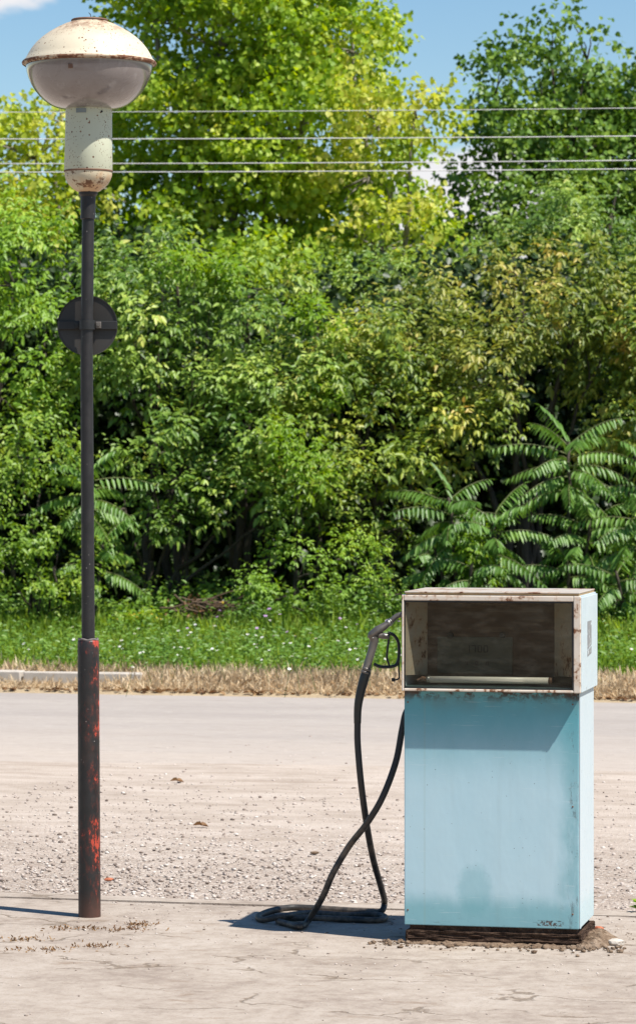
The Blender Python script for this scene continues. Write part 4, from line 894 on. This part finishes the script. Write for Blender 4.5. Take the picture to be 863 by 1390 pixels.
heaven('largest tree of heaven, its feathery rosette high above the right of the pump', 775, 32.9, [(772, 600, 0, 20, .84), (800, 700, -.2, 13, .7), (770, 760, -.3, 9, .6)])
heaven('tree of heaven with spreading feathery leaves above the left of the pump', 640, 32.7, [(608, 675, 0, 15, .68), (670, 700, -.1, 14, .72), (640, 765, -.3, 9, .55), (590, 745, .1, 8, .5)])
heaven('tree of heaven at the right edge of the photo', 865, 32.5, [(868, 690, 0, 16, .72), (835, 775, -.3, 10, .6), (895, 640, .2, 12, .7)])

# ---- verge plants
def spire(px, py, Y, label, group='tall leafy weed stems left of the nozzle'):
    b0 = bxy(px, Y); h = at(px, py, Y).z - .1; root = empty('tall_weed', (b0[0], b0[1], .1)); tag(root, label, 'weed', group)
    sb = bmesh.new(); lx_ = random.uniform(-.05, .05); pts = [(lx_ * (k / 8) ** 2, 0, h * k / 8) for k in range(9)]; tube(sb, pts, [.006 - .0005 * k for k in range(9)], 5); obj('stem', sb, M['stem'], root, True)
    c = Cloud(); n = int(190 * h); t = rng.random(n) ** .7; P = np.stack([lx_ * t ** 2, 0 * t, h * t], -1); an = rng.uniform(0, 6.28, n)
    D = np.stack([np.cos(an), np.sin(an), .7 + 0 * an], -1); c.add(P, D, Z + rdir(n) * .2, (.095 - .055 * t) * rng.uniform(.8, 1.2, n), .011, rng.random(n), .1, .5); c.build('leaves', M['weed'], root)
for px, py, Y, lab in ((440, 782, 32.4, 'narrow weed stem, leftmost of three left of the nozzle'), (449, 770, 32.3, 'narrow weed stem, tallest and middle of three left of the nozzle'), (463, 798, 32.2, 'feathery pale weed spire nearest the nozzle, rightmost of three'), (388, 800, 32.6, 'plume-like weed stem in front of the pale green shrub'), (345, 772, 33.2, 'plume-like weed stem right of the brush pile')):
    spire(px, py, Y, lab)
def herb(px, Y, label, m, h, name='flowering_weed', fl=None, nf=18, w=.3, cat='weed'):
    b0 = bxy(px, Y); root = empty(name, (b0[0], b0[1], .1)); tag(root, label, cat)
    c = Cloud(); n = 60; P = np.stack([rng.normal(0, w * .4, n), rng.normal(0, w * .3, n), rng.uniform(.02, h, n)], -1); shoots_simple(c, P, Z + rdir(n) * .6, .045, 8, .16); c.build('leaves', M[m], root)
    sb = bmesh.new()
    for k in range(12): tube(sb, [(random.uniform(-w, w) * .3, 0, 0), (random.uniform(-w, w) * .6, random.uniform(-.1, .1), h)], .003, 4)
    obj('stems', sb, M['stem'], root)
    if fl:
        fb = bmesh.new()
        for k in range(nf): sphere(fb, (random.gauss(0, w * .45), random.gauss(0, w * .3), h + random.uniform(-.1, .08)), .011, (1, 1, .7), 6, 4)
        obj('blossoms', fb, M[fl], root)
herb(185, 32.5, 'yellow-flowered weed clump right of the lamp pole at the back of the verge', 'lime', .22, fl='yellow', nf=26, w=.34)
herb(660, 33.0, 'low green weed clump hidden partly behind the pump head', 'weed', .35, w=.4)
herb(350, 32.6, 'leafy weed clump at the right end of the brush pile', 'weed', .3, w=.35)
# brush pile
b0 = bxy(285, 33.0); root = empty('brush_pile', (b0[0], b0[1], .1)); tag(root, 'pile of dead brown twigs dumped at the back of the verge', 'brush pile')
b = bmesh.new()
for k in range(42):
    a = random.uniform(-.35, .35); L = random.uniform(.25, .6); cx_, cz_ = random.uniform(-.22, .25), random.uniform(.12, .42); cy_ = random.uniform(-.15, .15); bend = random.uniform(-.06, .08)
    P_ = [Vector((cx_ + L * t * math.cos(a), cy_ + random.uniform(-.02, .02), cz_ + L * t * math.sin(a) + bend * (1 - 4 * t * t) + .25 * abs(cx_ + L * t) ** 1.4)) for t in (-.5, -.25, 0, .25, .5)]
    tube(b, P_, [.009, .008, .007, .005, .003], 5)
for k in range(14): tube(b, [(random.uniform(-.35, .35), random.uniform(-.1, .1), 0), (random.uniform(-.35, .35), random.uniform(-.1, .1), .35)], .007, 5)
obj('twigs', b, M['twig'], root); c = Cloud(); n = 70; P = np.stack([rng.normal(0, .22, n), rng.normal(-.05, .1, n), rng.uniform(.12, .45, n)], -1); c.add(P, rdir(n) - Z * .3, rdir(n), .05, .035, rng.random(n)); c.build('dead_leaves', M['litter'], root)
fb = bmesh.new()
for k in range(4): sphere(fb, (random.gauss(0, .22), -.2, random.uniform(.15, .4)), .013, (1, .5, 1), 6, 4)
obj('yellow_leaves', fb, M['yellow'], root)

# ---- debris around the pump and small things on the ground
pr = Matrix.Rotation(-R(12.1), 3, 'Z')
def pw(x, y): v = pr @ Vector((x, y, 0)); return v.x + .6881, v.y + 12.590
b = bmesh.new()
def mound(pts, wv, h, n=46):
    """a low ridge of dirt along a path"""
    P_ = smooth_path([Vector((*q, 0)) for q in pts], 14); rows = []
    for i, p_ in enumerate(P_):
        d = (P_[min(i + 1, len(P_) - 1)] - P_[max(0, i - 1)]).normalized(); s = Vector((-d.y, d.x, 0)); e = math.sin(math.pi * i / (len(P_) - 1)) ** .4
        ww = wv * random.uniform(.75, 1.25) * e + .004
        rows.append([b.verts.new(p_ + s * ww * t + Vector((random.uniform(-.004, .004), random.uniform(-.004, .004), (h * e * (1 - t * t) * random.uniform(.5, 1.2) if abs(t) < 1 else 0) + .001))) for t in (-1, -.7, -.4, -.1, .2, .5, .8, 1)])
    for a, c_ in zip(rows, rows[1:]):
        for k in range(7): b.faces.new((a[k], a[k + 1], c_[k + 1], c_[k]))
mound([pw(-.33, -.205), pw(-.1, -.208), pw(.15, -.212), pw(.34, -.225)], .034, .010)
mound([pw(.33, -.23), pw(.37, -.12), pw(.375, .0), pw(.35, .12), pw(.36, .22)], .065, .03)
tag(obj('dirt', b, M['dirt']), kind='stuff')
def area_pump(n):
    x = rng.uniform(-.45, .50, n); y = np.where(rng.random(n) < .6, -.19 - rng.exponential(.05, n), rng.uniform(-.25, .25, n)); inside = (x > -.34) & (x < .33) & (y > -.185); x, y = x[~inside], y[~inside]
    k = ~((x < -.34) & (y > -.15)); x, y = x[k], y[k]
    wx = x * math.cos(-R(12.1)) - y * math.sin(-R(12.1)) + .6881; wy = x * math.sin(-R(12.1)) + y * math.cos(-R(12.1)) + 12.59
    return wx * math.cos(YAW) + wy * math.sin(YAW), -wx * math.sin(YAW) + wy * math.cos(YAW)
o = stone_mesh(700, area_pump, 'rubble', .003, .014, .002); tag(o, kind='stuff'); o.data.materials[0] = M['dirt']
frag = [(812, 1262, .016, 'broken red brick piece, uppermost by the pump plinth'), (801, 1276, .014, 'orange brick chip touching the pump plinth corner'), (812, 1277, .013, 'orange brick chip, right one of the pair by the plinth'), (836, 1283, .026, 'pale flat stone lying right of the brick chips')]
for i, (px, py, s, lab) in enumerate(frag):
    b = bmesh.new(); bmesh.ops.create_icosphere(b, subdivisions=2, radius=s)
    for v in b.verts: v.co = Vector((v.co.x * 1.2, v.co.y, max(-.5 * s, v.co.z * .6))) * random.uniform(.86, 1.14)
    Y = gy(py); o = obj('brick_fragment' if i < 3 else 'flat_stone', b, M['brick'] if i < 3 else M['white']); o.location = ((px - CX) / F * Y, Y, s * .35); tag(o, lab, 'brick fragment' if i < 3 else 'stone', 'brick chips by the plinth' if i < 3 else None)
for (px, py, lab) in ((272, 1118, 'curled brown dead leaf alone on the gravel between pole and hose'), (240, 1058, 'small pale dead leaf lying on the far gravel'), (148, 1190, 'reddish stone chip on the gravel right of the pole'), (427, 1154, 'dark flat stone on the gravel left of the hose')):
    Y = gy(py); c = Cloud(); 
    if 'leaf' in lab:
        c.add(np.array([[0, 0, .004], [0.01, 0, .006]]), np.array([[1, .3, .15], [-1, .2, .3]]), np.array([[0, -.4, 1.], [.2, .5, 1]]), .045, .035, np.array([.4, .7]), .3, .4); o = c.build('dead_leaf', M['litter'])
    else:
        b = bmesh.new(); bmesh.ops.create_icosphere(b, subdivisions=2, radius=.016)
        for v in b.verts: v.co = Vector((v.co.x * 1.3, v.co.y, v.co.z * .5)) * random.uniform(.85, 1.15)
        o = obj('loose_stone', b, M['brick'] if 'reddish' in lab else M['dirt'])
    o.location = ((px - CX) / F * Y, Y, -.012); tag(o, lab, 'leaf' if 'leaf' in lab else 'stone')
# weed poking in at the right edge
Y = gy(1238); root = empty('seedling', ((866 - CX) / F * Y, Y, -.01)); tag(root, 'small green weed seedling at the right edge of the gravel', 'weed')
c = Cloud(); n = 14; an = rng.uniform(0, 6.28, n); c.add(np.stack([np.zeros(n), np.zeros(n), rng.uniform(.01, .05, n)], -1), np.stack([np.cos(an), np.sin(an), .5 + 0 * an], -1), np.tile(Z, (n, 1)), .04, .022, rng.random(n)); c.build('leaves', M['fresh'], root)
b = bmesh.new(); tube(b, [(0, 0, 0), (0, 0, .055)], .0015, 5); obj('stem', b, M['stem'], root)
# dry moss tufts and twig bits in the slab cracks
c = Cloud()
for (px, py, w_) in ((100, 1261, 22), (165, 1262, 20), (60, 1290, 30), (130, 1285, 18), (190, 1256, 12), (30, 1276, 20)):
    n = 90; P = []
    for k in range(n):
        x_, y_ = random.gauss(px, w_), random.gauss(py, 1.6); Y = gy(y_); P.append(((x_ - CX) / F * Y, Y, .001))
    P = np.array(P); c.add(P, rdir(n) + Z * .25, rdir(n) + Z * .5, .014, .006, rng.random(n))
tag(c.build('crack_moss', M['litter']), kind='stuff')

# ================================================================== SKY, SUN, CAMERA
SUN_EL, SUN_AZ = 58.0, -R(35.5)      # direction towards the sun, from +X
w = bpy.data.worlds.new('World'); scene.world = w; w.use_nodes = True; nt = w.node_tree; nt.nodes.clear()
g = G.__new__(G); g.nt = nt
wo = nt.nodes.new('ShaderNodeOutputWorld'); bg = nt.nodes.new('ShaderNodeBackground'); sky = nt.nodes.new('ShaderNodeTexSky')
sky.sky_type = 'NISHITA'; sky.sun_disc = False; sky.sun_elevation = R(SUN_EL); sky.sun_rotation = math.pi / 2 - SUN_AZ; sky.air_density = 1.0; sky.dust_density = .2; sky.ozone_density = 1.4; sky.altitude = 100
v = g.co('Generated'); x_, y_, z_ = g.xyz(v)
nse = g.noise(g.map(v, (1, 1, 2.2)), 26, 7, .58, .2)
def spot(cx_, cz_, rx, rz):
    a = g.math('POWER', g.mul(g.add(x_, -cx_), 1 / rx), 2.); b_ = g.math('POWER', g.mul(g.add(z_, -cz_), 1 / rz), 2.); return g.add(g.math('SQRT', g.add(a, b_)), g.mul(g.add(nse, -.5), 2.2))
c1 = g.rng(spot(-.096, .146, .020, .011), 1.15, .55); c2 = g.rng(spot(.040, .078, .034, .018), 1.2, .7); c3 = g.rng(spot(-.055, .112, .02, .006), 1.2, .5)
back_ = g.mul(g.rng(y_, .2, -.2), g.rng(nse, .48, .6))
mk = g.math('MAXIMUM', g.math('MAXIMUM', c1, c2), g.math('MAXIMUM', g.mul(c3, .5), g.mul(back_, .0)))
cc = g.mix(nse, (8.4, 8.3, 8.6), (11.0, 10.7, 10.6))
hsv = g.n('HueSaturation'); hsv.inputs['Saturation'].default_value = 1.25; hsv.inputs['Value'].default_value = 1.32; g.set(hsv.inputs['Color'], sky.outputs[0])
g.set(bg.inputs[0], g.mix(g.mul(mk, .95), hsv.outputs[0], cc)); bg.inputs[1].default_value = .062
nt.links.new(bg.outputs[0], wo.inputs[0])
sl = bpy.data.lights.new('sun', 'SUN'); sl.energy = 5.0; sl.angle = R(.53); sl.color = (1, .96, .90)
so = bpy.data.objects.new('sun', sl); COL.objects.link(so)
ce = math.cos(R(SUN_EL)); dv = Vector((math.cos(SUN_AZ) * ce, math.sin(SUN_AZ) * ce, math.sin(R(SUN_EL)))); so.rotation_euler = dv.to_track_quat('Z', 'Y').to_euler(); so.location = dv * 50

cam = bpy.data.cameras.new('camera'); co_ = bpy.data.objects.new('camera', cam); COL.objects.link(co_); scene.camera = co_
co_.location = (0, 0, EYE); co_.rotation_euler = (R(90), 0, 0)
cam.sensor_fit = 'VERTICAL'; cam.sensor_height = 36; cam.sensor_width = 36; cam.lens = F / H0 * 36
cam.shift_y = -(H0 / 2 - HY) / H0; cam.shift_x = 0
cam.clip_start = .5; cam.clip_end = 3000
cam.dof.use_dof = True; cam.dof.focus_distance = 12.5; cam.dof.aperture_fstop = 10
scene.view_settings.view_transform = 'Standard'; scene.view_settings.look = 'None'; scene.view_settings.exposure = 0.62; scene.view_settings.gamma = 1
scene.view_settings.use_curve_mapping = False
scene.render.resolution_x = 635; scene.render.resolution_y = 1024
scene.cycles.max_bounces = 6; scene.cycles.diffuse_bounces = 2; scene.cycles.sample_clamp_indirect = 4; scene.cycles.transparent_max_bounces = 12; scene.cycles.use_denoising = True
